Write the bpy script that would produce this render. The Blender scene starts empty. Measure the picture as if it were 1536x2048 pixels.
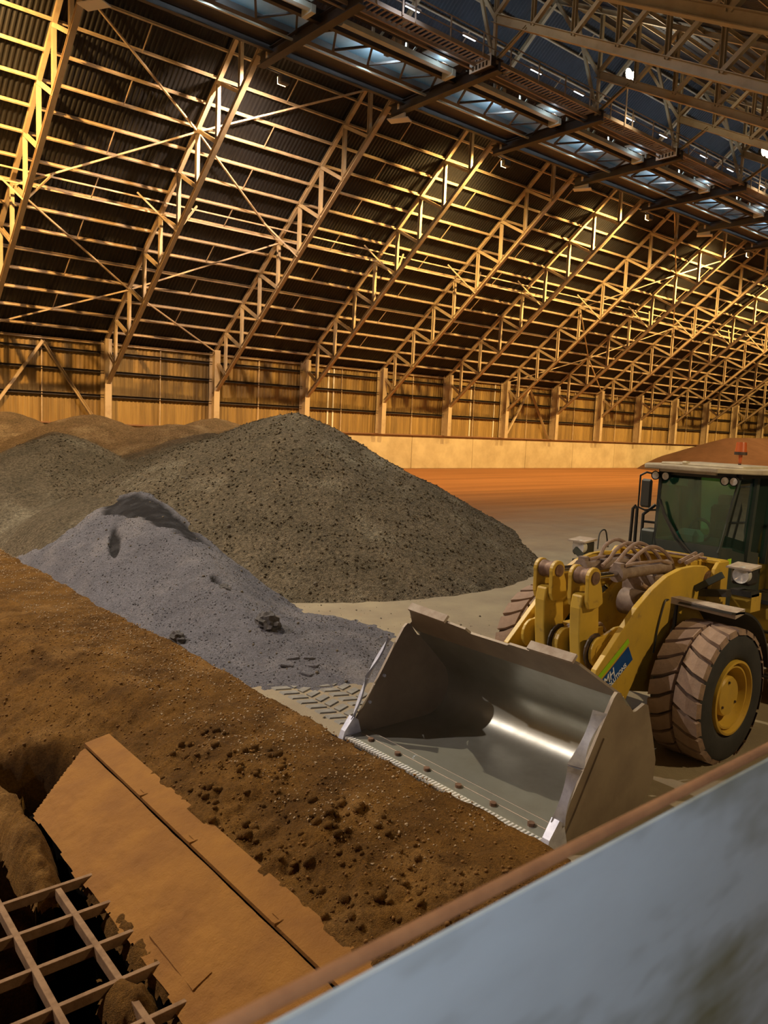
import bpy, math, random
import numpy as np
from mathutils import Vector, Matrix
random.seed(7); np.random.seed(7)
S = bpy.context.scene
C = S.collection
# ------------------------------------------------------------------ camera
F_PX = 1564.05
YAW, PITCH, ROLL, CAM_H = 0.70306866, 0.10934325, 0.04339261, 4.2
fw = Vector((math.sin(YAW)*math.cos(PITCH), math.cos(YAW)*math.cos(PITCH), -math.sin(PITCH)))
rt = Vector((math.cos(YAW), -math.sin(YAW), 0)); up = rt.cross(fw)
r2 = rt*math.cos(ROLL) + up*math.sin(ROLL); u2 = up*math.cos(ROLL) - rt*math.sin(ROLL)
cam = bpy.data.cameras.new('camera'); cam_o = bpy.data.objects.new('camera', cam); C.objects.link(cam_o)
cam_o.matrix_world = Matrix(((r2.x, u2.x, -fw.x, 0), (r2.y, u2.y, -fw.y, 0), (r2.z, u2.z, -fw.z, CAM_H), (0, 0, 0, 1)))
cam.sensor_fit = 'VERTICAL'; cam.sensor_height = 36; cam.lens = F_PX*36/2048
cam.clip_start = .05; cam.clip_end = 600
cam.dof.use_dof = True; cam.dof.focus_distance = 13; cam.dof.aperture_fstop = 4.2
S.camera = cam_o
# ------------------------------------------------------------------ world, exposure
W = bpy.data.worlds.new('night'); S.world = W; W.use_nodes = True
W.node_tree.nodes['Background'].inputs[0].default_value = (.02, .03, .05, 1)
W.node_tree.nodes['Background'].inputs[1].default_value = .3
S.view_settings.view_transform = 'Standard'; S.view_settings.look = 'None'
S.view_settings.gamma = 1; S.view_settings.use_curve_mapping = False
S.view_settings.exposure = 0.0
S.cycles.use_denoising = True
S.cycles.use_adaptive_sampling = True; S.cycles.adaptive_threshold = .025
S.cycles.max_bounces = 6; S.cycles.diffuse_bounces = 3; S.cycles.transparent_max_bounces = 12
# lamp colours and powers, used by the lamp builders below
SODIUM = (1.0, .54, .17); WARM = (1.0, .60, .20); PINK = (1.0, .68, .46); COOL = (.80, .86, 1.0); PALE = (1.0, .84, .58)
FLOOD_W = {-2: (SODIUM, 50000), 0: (PINK, 20000), 2: (WARM, 31000), 4: (WARM, 33000), 6: (WARM, 33000), 8: (WARM, 33000), 10: (WARM, 31000), 12: (WARM, 12000), 14: (WARM, 12000)}
POLE_W = [(-11.3, (1, .86, .76), 48000), (6.6, PALE, 26000), (24.5, COOL, 7500), (42.4, (1, .8, .48), 13000), (60.1, (1, .8, .48), 14000), (78, PALE, 8000), (96, PALE, 8000), (114, PALE, 7000), (132, PALE, 7000)]
YARD_W = [((11.0, -1.6, 8.2), (1, .74, .40), 1500, (10.4, 6, 1.5)), ((-.4, -1.6, 4.7), COOL, 230, (2.2, .7, 2.8)), ((-9, 3.0, 9.5), (1, .62, .30), 330, (3, 12, 0))]
# ------------------------------------------------------------------ building numbers
X0, BAY, YW = 22.12, 8.966, 59.0
FR = list(range(-4, 19))
XF = lambda k: X0 + BAY*k
XA, XB = XF(-4)-2, XF(18)
YR, ZR = 33.0, 30.4                       # ridge
zo = lambda y: 13.1 + .803*(54.67-y)      # outer chord, wall side
zi = lambda y: 9.65 + .803*(54.67-y)      # inner chord, wall side
zb = lambda y: 23.8 - .52*(26.87-y)       # bottom chord, camera side
zt = lambda y: zb(y) + 3.45
YE = -13.0                                # camera-side wall
# ------------------------------------------------------------------ materials
def mat(name, col, rough=.6, metal=0., col2=None, scale=4., detail=6., lo=.35, hi=.65, bump=0., bscale=40., bdist=.02, col3=None, scale3=1., lo3=.5, hi3=.7, emit=None, estr=0., spec=.5, stretch=None, rough2=None, speck=0., sscale=20., dark_patch=None, bump2=0., bscale2=300., coat=0.):
    m = bpy.data.materials.new(name); m.use_nodes = True
    N = m.node_tree.nodes; L = m.node_tree.links; b = N['Principled BSDF']
    b.inputs['Base Color'].default_value = (*col, 1); b.inputs['Roughness'].default_value = rough; b.inputs['Metallic'].default_value = metal
    b.inputs['Specular IOR Level'].default_value = spec; b.inputs['Coat Weight'].default_value = coat
    tc = N.new('ShaderNodeTexCoord'); src = tc.outputs['Object']
    if stretch:
        mp = N.new('ShaderNodeMapping'); mp.inputs['Scale'].default_value = stretch; L.new(src, mp.inputs[0]); src = mp.outputs[0]
    def noise(sc, det=6., rgh=.6):
        n = N.new('ShaderNodeTexNoise'); n.inputs['Scale'].default_value = sc; n.inputs['Detail'].default_value = det; n.inputs['Roughness'].default_value = rgh
        L.new(src, n.inputs['Vector']); return n.outputs['Fac']
    def ramp(f, a, c):
        r = N.new('ShaderNodeMapRange'); r.inputs['From Min'].default_value = a; r.inputs['From Max'].default_value = c; L.new(f, r.inputs[0]); return r.outputs[0]
    cur = None
    def mix(f, a, c):
        x = N.new('ShaderNodeMix'); x.data_type = 'RGBA'; L.new(f, x.inputs[0])
        if isinstance(a, tuple): x.inputs[6].default_value = (*a, 1)
        else: L.new(a, x.inputs[6])
        x.inputs[7].default_value = (*c, 1); return x.outputs[2]
    if col2:
        f = ramp(noise(scale, detail), lo, hi); cur = mix(f, col, col2)
        if rough2 is not None:
            rr = N.new('ShaderNodeMapRange'); rr.inputs['To Min'].default_value = rough; rr.inputs['To Max'].default_value = rough2; L.new(f, rr.inputs[0]); L.new(rr.outputs[0], b.inputs['Roughness'])
    if col3: cur = mix(ramp(noise(scale3, 4.), lo3, hi3), cur if cur else col, col3)
    if speck:
        x = N.new('ShaderNodeMix'); x.data_type = 'RGBA'; x.blend_type = 'MULTIPLY'; x.inputs[0].default_value = 1.
        r = N.new('ShaderNodeMapRange'); r.inputs['From Min'].default_value = .3; r.inputs['From Max'].default_value = .7; r.inputs['To Min'].default_value = 1-speck; r.inputs['To Max'].default_value = 1+speck; L.new(noise(sscale, 4., .75), r.inputs[0])
        L.new(cur, x.inputs[6]); L.new(r.outputs[0], x.inputs[7]); cur = x.outputs[2]
    if dark_patch:
        at = N.new('ShaderNodeAttribute'); at.attribute_name = 'dark_patch'; cur = mix(at.outputs['Fac'], cur, dark_patch)
    if cur: L.new(cur, b.inputs['Base Color'])
    if bump:
        h = noise(bscale, 5., .65)
        if bump2:
            ad = N.new('ShaderNodeMath'); ad.operation = 'MULTIPLY_ADD'; L.new(noise(bscale2, 3.), ad.inputs[0]); ad.inputs[1].default_value = bump2; L.new(h, ad.inputs[2]); h = ad.outputs[0]
        bp = N.new('ShaderNodeBump'); bp.inputs['Strength'].default_value = bump; bp.inputs['Distance'].default_value = bdist; L.new(h, bp.inputs['Height']); L.new(bp.outputs[0], b.inputs['Normal'])
    if emit:
        b.inputs['Emission Color'].default_value = (*emit, 1); b.inputs['Emission Strength'].default_value = estr
    return m
def glass_mat(name, tint, tint_mix):
    m = bpy.data.materials.new(name); m.use_nodes = True; N = m.node_tree.nodes; L = m.node_tree.links; N.clear()
    o = N.new('ShaderNodeOutputMaterial'); t = N.new('ShaderNodeBsdfTransparent'); t.inputs[0].default_value = (*tint, 1)
    g = N.new('ShaderNodeBsdfGlossy'); g.inputs[0].default_value = (.8, .95, .9, 1); g.inputs[1].default_value = .03
    lw = N.new('ShaderNodeLayerWeight'); lw.inputs[0].default_value = .15; a = N.new('ShaderNodeMath'); a.operation = 'ADD'; a.inputs[1].default_value = tint_mix; L.new(lw.outputs['Fresnel'], a.inputs[0])
    d = N.new('ShaderNodeBsdfDiffuse'); d.inputs[0].default_value = (.45, .55, .5, 1); mx = N.new('ShaderNodeMixShader'); mx.inputs[0].default_value = .02
    x = N.new('ShaderNodeMixShader'); L.new(a.outputs[0], x.inputs[0]); L.new(t.outputs[0], x.inputs[1]); L.new(g.outputs[0], x.inputs[2])
    L.new(x.outputs[0], mx.inputs[1]); L.new(d.outputs[0], mx.inputs[2]); L.new(mx.outputs[0], o.inputs[0]); return m
M = {}
M['frame'] = mat('frame_steel', (.52, .42, .27), .6, 0, (.40, .29, .17), 1.5, lo=.45, hi=.8)
M['purlin'] = mat('purlin_steel', (.62, .51, .35), .5, 0, (.46, .35, .22), 2.)
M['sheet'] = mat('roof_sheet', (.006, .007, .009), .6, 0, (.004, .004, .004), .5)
M['sheethaze'] = mat('roof_sheet_haze', (.045, .052, .075), .6, 0, (.028, .032, .045), .4)  # lighter copy of the roof sheet, blue-grey lamp haze put into its colour
M['clad'] = mat('cladding', (.40, .27, .085), .6, 0, (.15, .095, .032), .6, stretch=(3, 1, .15), lo=.3, hi=.7)
M['trim'] = mat('white_strip', (.8, .78, .7), .5)
M['concrete'] = mat('concrete', (.62, .54, .36), .85, 0, (.46, .38, .24), .5, lo=.35, hi=.65, bump=.2, bscale=6)
M['ledge'] = mat('rust_ledge', (.24, .13, .07), .8)
M['gallery'] = mat('gallery_steel', (.045, .036, .032), .6, 0, (.03, .023, .02), 1.)
M['palebeam'] = mat('pale_beam', (.62, .64, .58), .5, 0, (.48, .49, .43), .8)
M['bluesheet'] = mat('blue_sheet', (.38, .55, .62), .45, 0, (.28, .42, .52), .8)
M['rail'] = mat('rail_paint', (.34, .26, .20), .5)
M['white'] = mat('white_paint', (.75, .74, .72), .5)
M['lampglass'] = mat('lamp_glow', (1, .9, .7), .3, emit=(1, .86, .6), estr=70)
M['floodglass'] = mat('flood_glow', (1, .7, .4), .3, emit=(1, .62, .25), estr=30)
M['tubeglass'] = mat('tube_glow', (.9, .95, 1), .3, emit=(.85, .93, 1), estr=4)
M['lampbody'] = mat('lamp_body', (.12, .11, .10), .5, .4)
M['yellow'] = mat('machine_yellow', (.62, .40, .05), .42, 0, (.48, .31, .05), 2.5, lo=.4, hi=.75, col3=(.22, .14, .06), scale3=5., lo3=.62, hi3=.82, bump=.05, bscale=30)
M['dusty'] = mat('dusty_paint', (.48, .41, .34), .8, 0, (.34, .26, .20), 6., bump=.1)
M['grease'] = mat('greasy_steel', (.035, .025, .02), .6, 0, (.12, .07, .045), 8., lo=.45, hi=.7)
M['pin'] = mat('rusty_pin', (.26, .16, .11), .55, .3, (.16, .09, .06), 10.)
M['chrome'] = mat('chrome_rod', (.7, .68, .66), .18, 1.)
M['cylinder'] = mat('dusty_cylinder', (.30, .23, .19), .7, 0, (.2, .14, .11), 8.)
M['hose'] = mat('dusty_hose', (.34, .24, .19), .8, 0, (.22, .15, .12), 12.)
M['black'] = mat('black_paint', (.02, .022, .022), .5, 0, (.05, .045, .04), 3.)
M['cabgrey'] = mat('cab_grey', (.035, .05, .048), .45, 0, (.06, .07, .062), 2.)
M['roofwhite'] = mat('dusty_roof', (.62, .55, .40), .7, 0, (.42, .35, .26), 4.)
M['seat'] = mat('seat_fabric', (.03, .03, .032), .9)
M['console'] = mat('console_grey', (.42, .50, .42), .6)
M['tyre'] = mat('tyre_rubber', (.028, .03, .032), .75, 0, (.045, .045, .046), 3.)
M['tread'] = mat('dusty_tread', (.36, .25, .185), .9, 0, (.28, .19, .14), 5., col3=(.20, .15, .12), scale3=9., lo3=.55, hi3=.8, bump=.3, bscale=35)
M['groove'] = mat('tread_groove', (.13, .085, .06), .9, 0, (.07, .05, .04), 6.)
M['bucket'] = mat('worn_bucket_steel', (.40, .41, .37), .33, .6, (.32, .315, .27), 1.6, lo=.35, hi=.7, rough2=.42, bump=.03, bscale=60)
M['bucketside'] = mat('bucket_side_paint', (.33, .27, .20), .55, .2, (.25, .20, .155), 2.2, lo=.4, hi=.7, bump=.06, bscale=25)
M['bright'] = mat('worn_edge_sheen', (.74, .78, .92), .36, .12, (.5, .53, .68), 9.)  # worn steel, with the sheen of cool lamp light put into the colour
M['decal'] = mat('decal_blue', (.008, .055, .23), .4, 0, (.015, .11, .36), 2.2, lo=.4, hi=.7)
M['green'] = mat('decal_green', (.33, .62, .015), .4)
M['lime'] = mat('lime_sticker', (.55, .85, .03), .4)
M['letter'] = mat('decal_white', (.82, .84, .88), .5)
M['glass'] = glass_mat('cab_glass', (.42, .68, .64), .05)
M['lens'] = mat('headlight_lens', (.78, .77, .74), .15, .1, (.55, .55, .55), 14.)
M['beacon'] = mat('beacon_orange', (.55, .12, .03), .35)
M['mirror'] = mat('mirror_shell', (.05, .055, .055), .4)
M['grizzly'] = mat('grizzly_bar', (.26, .155, .08), .9, 0, (.15, .08, .035), 6., lo=.4, hi=.7, bump=.3, bscale=40)
M['liner'] = mat('dusty_liner', (.27, .118, .014), .9, 0, (.20, .082, .010), 1.6, bump=.6, bscale=7, bdist=.03, bump2=.3, bscale2=50)
M['panel'] = mat('guard_panel_paint', (.36, .44, .50), .26, 0, (.26, .31, .345), 1.1, lo=.4, hi=.7, col3=(.10, .105, .055), scale3=2.2, lo3=.46, hi3=.7, stretch=(.5, 1, 1.3))  # olive blotches painted in for blurred reflections of the surroundings
M['rust'] = mat('rust_dust', (.30, .145, .06), .9, 0, (.22, .10, .04), 12.)
M['bouncecut'] = mat('bounce_cut_back', (.09, .05, .025), .95)  # darkened to cut bounce light behind the guard panel
M['clod'] = mat('dark_clod', (.07, .065, .065), .95, 0, (.12, .11, .11), 6., bump=.6, bscale=20)
M['pit'] = mat('pit_shade', (.006, .005, .004), 1., spec=0)  # near-black, the shade of the deep pit put into the colour
def ground(name, col, col2, sc, pale, psc, plo, phi, b1, bs1, bd, speck=.3, ss=18., dark_patch=None):
    return mat(name, col, .95, 0, col2, sc, 8, .38, .64, bump=b1, bscale=bs1, bdist=bd, col3=pale, scale3=psc, lo3=plo, hi3=phi, spec=.2, bump2=.6, bscale2=bs1*4, speck=speck, sscale=ss, dark_patch=dark_patch)
M['ore'] = ground('grey_brown_ore', (.285, .225, .148), (.205, .165, .108), .9, (.46, .395, .28), .5, .54, .74, 1., 9., .22, .62, 11.)
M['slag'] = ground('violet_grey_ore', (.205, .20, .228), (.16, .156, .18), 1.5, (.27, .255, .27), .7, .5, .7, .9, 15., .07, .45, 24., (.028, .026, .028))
M['fines'] = ground('brown_fines', (.24, .115, .022), (.12, .056, .011), 1.4, (.36, .19, .055), 1.1, .55, .75, 1., 24., .05, .4, 30.)
M['redore'] = ground('red_brown_ore', (.125, .065, .042), (.10, .052, .034), .8, (.145, .08, .052), .3, .5, .7, .6, 8., .05)
M['speck'] = mat('pale_pebble', (.50, .38, .24), .9, 0, (.30, .20, .11), 3.)
M['pebble'] = mat('brown_pebble', (.24, .115, .022), .95, 0, (.14, .065, .014), 3.)
M['stone'] = mat('grey_stone', (.20, .17, .13), .95, 0, (.13, .11, .09), 3.)
def floor_mat():
    m = mat('floor_dust', (.36, .30, .20), .95, 0, (.27, .22, .155), .6, 8, .35, .65, bump=.5, bscale=6., bdist=.04, spec=.2, bump2=.5, bscale2=60.)
    N = m.node_tree.nodes; L = m.node_tree.links; b = N['Principled BSDF']
    src = b.inputs['Base Color'].links[0].from_socket
    tc = N.new('ShaderNodeTexCoord'); sp = N.new('ShaderNodeSeparateXYZ'); L.new(tc.outputs['Object'], sp.inputs[0])
    nz = N.new('ShaderNodeTexNoise'); nz.inputs['Scale'].default_value = .25; nz.inputs['Detail'].default_value = 6; L.new(tc.outputs['Object'], nz.inputs['Vector'])
    ad = N.new('ShaderNodeMath'); ad.operation = 'MULTIPLY_ADD'; L.new(nz.outputs['Fac'], ad.inputs[0]); ad.inputs[1].default_value = 8; L.new(sp.outputs['Y'], ad.inputs[2])
    mr = N.new('ShaderNodeMapRange'); mr.inputs['From Min'].default_value = 20; mr.inputs['From Max'].default_value = 33; L.new(ad.outputs[0], mr.inputs[0])
    mx = N.new('ShaderNodeMix'); mx.data_type = 'RGBA'; L.new(mr.outputs[0], mx.inputs[0]); L.new(src, mx.inputs[6])
    mp = N.new('ShaderNodeMapping'); mp.inputs['Scale'].default_value = (.05, .7, 1); L.new(tc.outputs['Object'], mp.inputs[0])
    n2 = N.new('ShaderNodeTexNoise'); n2.inputs['Scale'].default_value = 1.; n2.inputs['Detail'].default_value = 5; L.new(mp.outputs[0], n2.inputs['Vector'])
    m2 = N.new('ShaderNodeMix'); m2.data_type = 'RGBA'; L.new(n2.outputs['Fac'], m2.inputs[0]); m2.inputs[6].default_value = (.15, .062, .026, 1); m2.inputs[7].default_value = (.46, .22, .085, 1)
    L.new(m2.outputs[2], mx.inputs[7]); L.new(mx.outputs[2], b.inputs['Base Color']); return m
M['floor'] = floor_mat()
# ------------------------------------------------------------------ mesh helpers
class MB:
    def __init__(s): s.v = []; s.f = []; s.sm = []
    def add(s, vs, fs, smooth=False):
        n = len(s.v); s.v += [tuple(map(float, p)) for p in vs]; s.f += [tuple(i+n for i in f) for f in fs]; s.sm += [smooth]*len(fs); return s
    def box(s, c, d, rot=None, ch=0.):
        hx, hy, hz = d[0]/2, d[1]/2, d[2]/2
        P = [Vector((x, y, z)) for x in (-hx, hx) for y in (-hy, hy) for z in (-hz, hz)]
        if rot is not None: P = [rot @ p for p in P]
        return s.add([p+Vector(c) for p in P], [(0, 1, 3, 2), (4, 6, 7, 5), (0, 4, 5, 1), (2, 3, 7, 6), (0, 2, 6, 4), (1, 5, 7, 3)])
    def rbox(s, c, d, r):            # box with its vertical edges and top rounded off (chamfers)
        x, y, z = d[0]/2, d[1]/2, d[2]/2
        def ring(o, zz): return [(x-r, y-o, zz), (x-o, y-r, zz), (x-o, -y+r, zz), (x-r, -y+o, zz), (-x+r, -y+o, zz), (-x+o, -y+r, zz), (-x+o, y-r, zz), (-x+r, y-o, zz)]
        R = ring(r, -z)+ring(0, -z+r)+ring(0, z-r)+ring(r, z)
        fs = [tuple(range(7, -1, -1)), tuple(range(24, 32))] if False else [tuple(range(8)), tuple(range(31, 23, -1))]
        for k in range(3):
            for i in range(8): j = (i+1) % 8; fs.append((k*8+i, k*8+8+i, k*8+8+j, k*8+j))
        return s.add([Vector(p)+Vector(c) for p in R], fs)
    def beam(s, p0, p1, prof, upv=(0, 0, 1)):
        p0, p1 = Vector(p0), Vector(p1); t = (p1-p0).normalized(); u = Vector(upv); u = (u-t*u.dot(t))
        if u.length < 1e-4: u = Vector((1, 0, 0)); u = u-t*u.dot(t)
        u.normalize(); w = t.cross(u); n = len(prof)
        vs = [p0+w*a+u*b for a, b in prof]+[p1+w*a+u*b for a, b in prof]
        fs = [(i, (i+1) % n, n+(i+1) % n, n+i) for i in range(n)]+[tuple(range(n-1, -1, -1)), tuple(range(n, 2*n))]
        return s.add(vs, fs)
    def tube(s, pts, r, n=8, cap=True):
        P = [Vector(p) for p in pts]; rr = r if isinstance(r, (list, tuple)) else [r]*len(P); vs = []; fs = []; prev = None
        for i, p in enumerate(P):
            t = ((P[min(i+1, len(P)-1)]-p).normalized()+(p-P[max(i-1, 0)]).normalized()).normalized()
            if prev is None: u = t.orthogonal().normalized()
            else: u = (prev-t*prev.dot(t)).normalized()
            prev = u; w = t.cross(u)
            vs += [p+(u*math.cos(2*math.pi*k/n)+w*math.sin(2*math.pi*k/n))*rr[i] for k in range(n)]
        for i in range(len(P)-1):
            for k in range(n): j = (k+1) % n; fs.append((i*n+k, i*n+j, i*n+n+j, i*n+n+k))
        s.add(vs, fs, True)
        if cap: m = len(s.v)-len(vs); s.f += [tuple(m+k for k in range(n-1, -1, -1)), tuple(m+(len(P)-1)*n+k for k in range(n))]; s.sm += [False]*2
        return s
    def cyl(s, p0, p1, r, n=16): return s.tube([p0, p1], r, n)
    def lathe(s, prof, c, axis='y', n=48, smooth=True):   # prof: (radius, along axis)
        vs = []; fs = []
        for r, a in prof:
            for k in range(n):
                q = 2*math.pi*k/n; x, z = r*math.cos(q), r*math.sin(q)
                vs.append({'y': (c[0]+x, c[1]+a, c[2]+z), 'z': (c[0]+x, c[1]+z, c[2]+a), 'x': (c[0]+a, c[1]+x, c[2]+z)}[axis])
        for i in range(len(prof)-1):
            for k in range(n): j = (k+1) % n; fs.append((i*n+k, i*n+j, i*n+n+j, i*n+n+k))
        return s.add(vs, fs, smooth)
    def plate(s, poly, y0, y1):      # polygon in X,Z with thickness along Y
        n = len(poly); vs = [(x, y0, z) for x, z in poly]+[(x, y1, z) for x, z in poly]
        return s.add(vs, [(i, n+i, n+(i+1) % n, (i+1) % n) for i in range(n)]+[tuple(range(n)), tuple(range(2*n-1, n-1, -1))])
    def sweep(s, prof, y0, y1, th, smooth=True):  # open X,Z line swept along Y with a thickness
        n = len(prof); nn = []
        for i in range(n):
            a = Vector(prof[max(i-1, 0)]); b = Vector(prof[min(i+1, n-1)]); t = (b-a).normalized(); nn.append((t.y, -t.x))
        o = [(p[0]+q[0]*th, p[1]+q[1]*th) for p, q in zip(prof, nn)]
        vs = [(x, y0, z) for x, z in prof]+[(x, y1, z) for x, z in prof]+[(x, y0, z) for x, z in o]+[(x, y1, z) for x, z in o]; fs = []
        for i in range(n-1): fs += [(i, i+1, n+i+1, n+i), (2*n+i, 3*n+i, 3*n+i+1, 2*n+i+1), (i, 2*n+i, 2*n+i+1, i+1), (n+i, n+i+1, 3*n+i+1, 3*n+i)]
        fs += [(0, n, 3*n, 2*n), (n-1, 3*n-1, 4*n-1, 2*n-1)]
        return s.add(vs, fs, smooth)
    def mesh(s, name, m, angle=35):
        me = bpy.data.meshes.new(name); me.from_pydata(s.v, [], s.f); me.update()
        if m is not None: me.materials.append(m)
        if any(s.sm):
            me.polygons.foreach_set('use_smooth', [True]*len(s.f)); me.set_sharp_from_angle(angle=math.radians(angle))
        return me
    def build(s, name, m, parent=None, angle=35, bevel=0.):
        return link(name, s.mesh(name, m, angle), parent, bevel)
def link(name, me, parent=None, bevel=0.):
    o = bpy.data.objects.new(name, me); C.objects.link(o)
    if parent is not None: o.parent = parent
    if bevel:
        b = o.modifiers.new('bevel', 'BEVEL'); b.width = bevel; b.segments = 2; b.limit_method = 'ANGLE'; b.angle_limit = math.radians(40)
    return o
def tag(o, label=None, cat=None, group=None, kind=None):
    for k, v in (('label', label), ('category', cat), ('group', group), ('kind', kind)):
        if v: o[k] = v
    return o
def empty(name, loc=(0, 0, 0), parent=None, **kw):
    o = bpy.data.objects.new(name, None); C.objects.link(o); o.location = loc; o.empty_display_size = .3
    if parent is not None: o.parent = parent
    return tag(o, **kw)
def copy_tree(o, parent=None, loc=None):
    c = o.copy(); C.objects.link(c)
    if parent is not None: c.parent = parent
    if loc is not None: c.location = loc
    for ch in list(o.children): copy_tree(ch, c)
    return c
def Iprof(w, h, t=.02): a, b = w/2, h/2; return [(-a, -b), (a, -b), (a, -b+t), (t/2, -b+t), (t/2, b-t), (a, b-t), (a, b), (-a, b), (-a, b-t), (-t/2, b-t), (-t/2, -b+t), (-a, -b+t)]
def Rprof(w, h): a, b = w/2, h/2; return [(-a, -b), (a, -b), (a, b), (-a, b)]
def Cprof(w, h, t=.02): a, b = w/2, h/2; return [(-a, -b), (a, -b), (a, -b+t), (-a+t, -b+t), (-a+t, b-t), (a, b-t), (a, b), (-a, b)]
def lamp(name, kind, loc, col, watts, parent=None, target=None, size=math.radians(150), blend=.6, radius=.2):
    l = bpy.data.lights.new(name, kind); l.color = col; l.energy = watts
    l.shadow_soft_size = radius
    if kind == 'SPOT': l.spot_size = size; l.spot_blend = blend
    o = bpy.data.objects.new(name, l); C.objects.link(o); o.location = loc
    if target is not None: o.rotation_euler = (Vector(target)-Vector(loc)).to_track_quat('-Z', 'Y').to_euler()
    if parent is not None: o.parent = parent; o.matrix_parent_inverse = Matrix.Translation(parent.location).inverted()
    return o
# value noise
def vnoise(x, y, seed=0):
    xi = np.floor(x).astype(np.int64); yi = np.floor(y).astype(np.int64); fx = x-xi; fy = y-yi; fx = fx*fx*(3-2*fx); fy = fy*fy*(3-2*fy)
    def h(a, b):
        n = (a*374761393+b*668265263+seed*974634777) & 0xffffffff; n = ((n ^ (n >> 13))*1274126177) & 0xffffffff
        n = ((n ^ (n >> 16))*2246822519) & 0xffffffff
        return ((n ^ (n >> 15)) & 0xffff)/65535.
    a = h(xi, yi); b = h(xi+1, yi); c = h(xi, yi+1); d = h(xi+1, yi+1)
    return (a*(1-fx)+b*fx)*(1-fy)+(c*(1-fx)+d*fx)*fy
def fbm(x, y, sc, octv=4, seed=0, gain=.5):
    t = 0; a = 1; n = 0
    for i in range(octv): t = t+a*(vnoise(x*sc, y*sc, seed+i*17)-.5); n += a; a *= gain; sc *= 2.03
    return t/n*2
def heightfield(name, fn, xs, ys, m, keep=None, parent=None):
    Xg, Yg = np.meshgrid(xs, ys, indexing='ij'); Z = fn(Xg, Yg); nx, ny = Xg.shape
    idx = np.arange(nx*ny).reshape(nx, ny)
    q = np.stack([idx[:-1, :-1], idx[1:, :-1], idx[1:, 1:], idx[:-1, 1:]], -1).reshape(-1, 4)
    if keep is not None:
        k = keep(Xg, Yg, Z).ravel(); q = q[k[q].any(1)]
        used = np.unique(q); mp = -np.ones(nx*ny, int); mp[used] = np.arange(len(used)); q = mp[q]
    else: used = np.arange(nx*ny)
    co = np.stack([Xg.ravel()[used], Yg.ravel()[used], Z.ravel()[used]], -1)
    me = bpy.data.meshes.new(name); me.vertices.add(len(co)); me.vertices.foreach_set('co', co.ravel())
    me.loops.add(len(q)*4); me.loops.foreach_set('vertex_index', q.ravel().astype(np.int32)); me.polygons.add(len(q))
    me.polygons.foreach_set('loop_start', np.arange(len(q), dtype=np.int32)*4); me.update(calc_edges=True); me.validate()
    me.polygons.foreach_set('use_smooth', [True]*len(q)); me.materials.append(m)
    return link(name, me, parent)
ICO_V = np.array([(0, 0, 1), (.894, 0, .447), (.276, .851, .447), (-.724, .526, .447), (-.724, -.526, .447), (.276, -.851, .447), (.724, .526, -.447), (-.276, .851, -.447), (-.894, 0, -.447), (-.276, -.851, -.447), (.724, -.526, -.447), (0, 0, -1)])
ICO_F = np.array([(0, 1, 2), (0, 2, 3), (0, 3, 4), (0, 4, 5), (0, 5, 1), (1, 6, 2), (2, 7, 3), (3, 8, 4), (4, 9, 5), (5, 10, 1), (6, 7, 2), (7, 8, 3), (8, 9, 4), (9, 10, 5), (10, 6, 1), (11, 7, 6), (11, 8, 7), (11, 9, 8), (11, 10, 9), (11, 6, 10)])
def scatter(name, P, R, m, parent=None, rng=np.random.RandomState(3)):   # many pebbles joined into one mesh
    n = len(P); V = ICO_V[None]*(1+.45*(rng.rand(n, 12, 1)-.5)); V = V*R[:, None, None]*(.75+.5*rng.rand(n, 1, 3)); V = V+P[:, None]
    Fc = ICO_F[None]+12*np.arange(n)[:, None, None]; Fc = Fc.reshape(-1, 3); V = V.reshape(-1, 3)
    me = bpy.data.meshes.new(name); me.vertices.add(len(V)); me.vertices.foreach_set('co', V.ravel()); me.loops.add(len(Fc)*3); me.loops.foreach_set('vertex_index', Fc.ravel().astype(np.int32))
    me.polygons.add(len(Fc)); me.polygons.foreach_set('loop_start', np.arange(len(Fc), dtype=np.int32)*3); me.update(calc_edges=True); me.materials.append(m)
    return link(name, me, parent)
def corrugated(o, u, v, nrm, nu, pitch, amp):   # sheet from corner o: waves run along v, repeat along u
    o, u, v, nrm = map(Vector, (o, u, v, nrm)); L = u.length; n = int(L/pitch)*4; ud = u/n; vs = []; fs = []; w = [0, 1, 1, 0]
    for i in range(n+1):
        p = o+ud*i+nrm*(amp*w[i % 4]); vs += [p, p+v]
    fs = [(2*i, 2*i+2, 2*i+3, 2*i+1) for i in range(n)]
    return MB().add(vs, fs)
# ------------------------------------------------------------------ setting: floor, walls, ceiling
fl = MB()
for x0, x1, y0, y1 in ((6.2, XB, YE, YW+.6), (XA, 6.2, 32, YW+.6), (XA, -3, YE, 32), (-3, 6.2, YE, 1)): fl.add([(x0, y0, 0), (x1, y0, 0), (x1, y1, 0), (x0, y1, 0)], [(0, 1, 2, 3)])
tag(fl.build('floor', M['floor']), 'dusty floor, ochre near the loader and rust red towards the concrete wall', kind='structure')
wl = empty('wall_left', (0, YW, 0), label='long side wall of concrete panels below and yellow cladding above', kind='structure')
jx = [XF(k)+4.66 for k in range(-5, 19)]
for a, b in zip(jx, jx[1:]): MB().box(((a+b)/2, .55, 1.7), (b-a-.05, .3, 3.36)).build('concrete_panel', M['concrete'], wl, bevel=.02)
MB().box(((XA+XB)/2, .72, 1.7), (XB-XA, .04, 3.3)).build('backing', M['pit'], wl)
MB().box(((XA+XB)/2, .45, 3.44), (XB-XA, .55, .1)).build('ledge', M['ledge'], wl)
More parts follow.
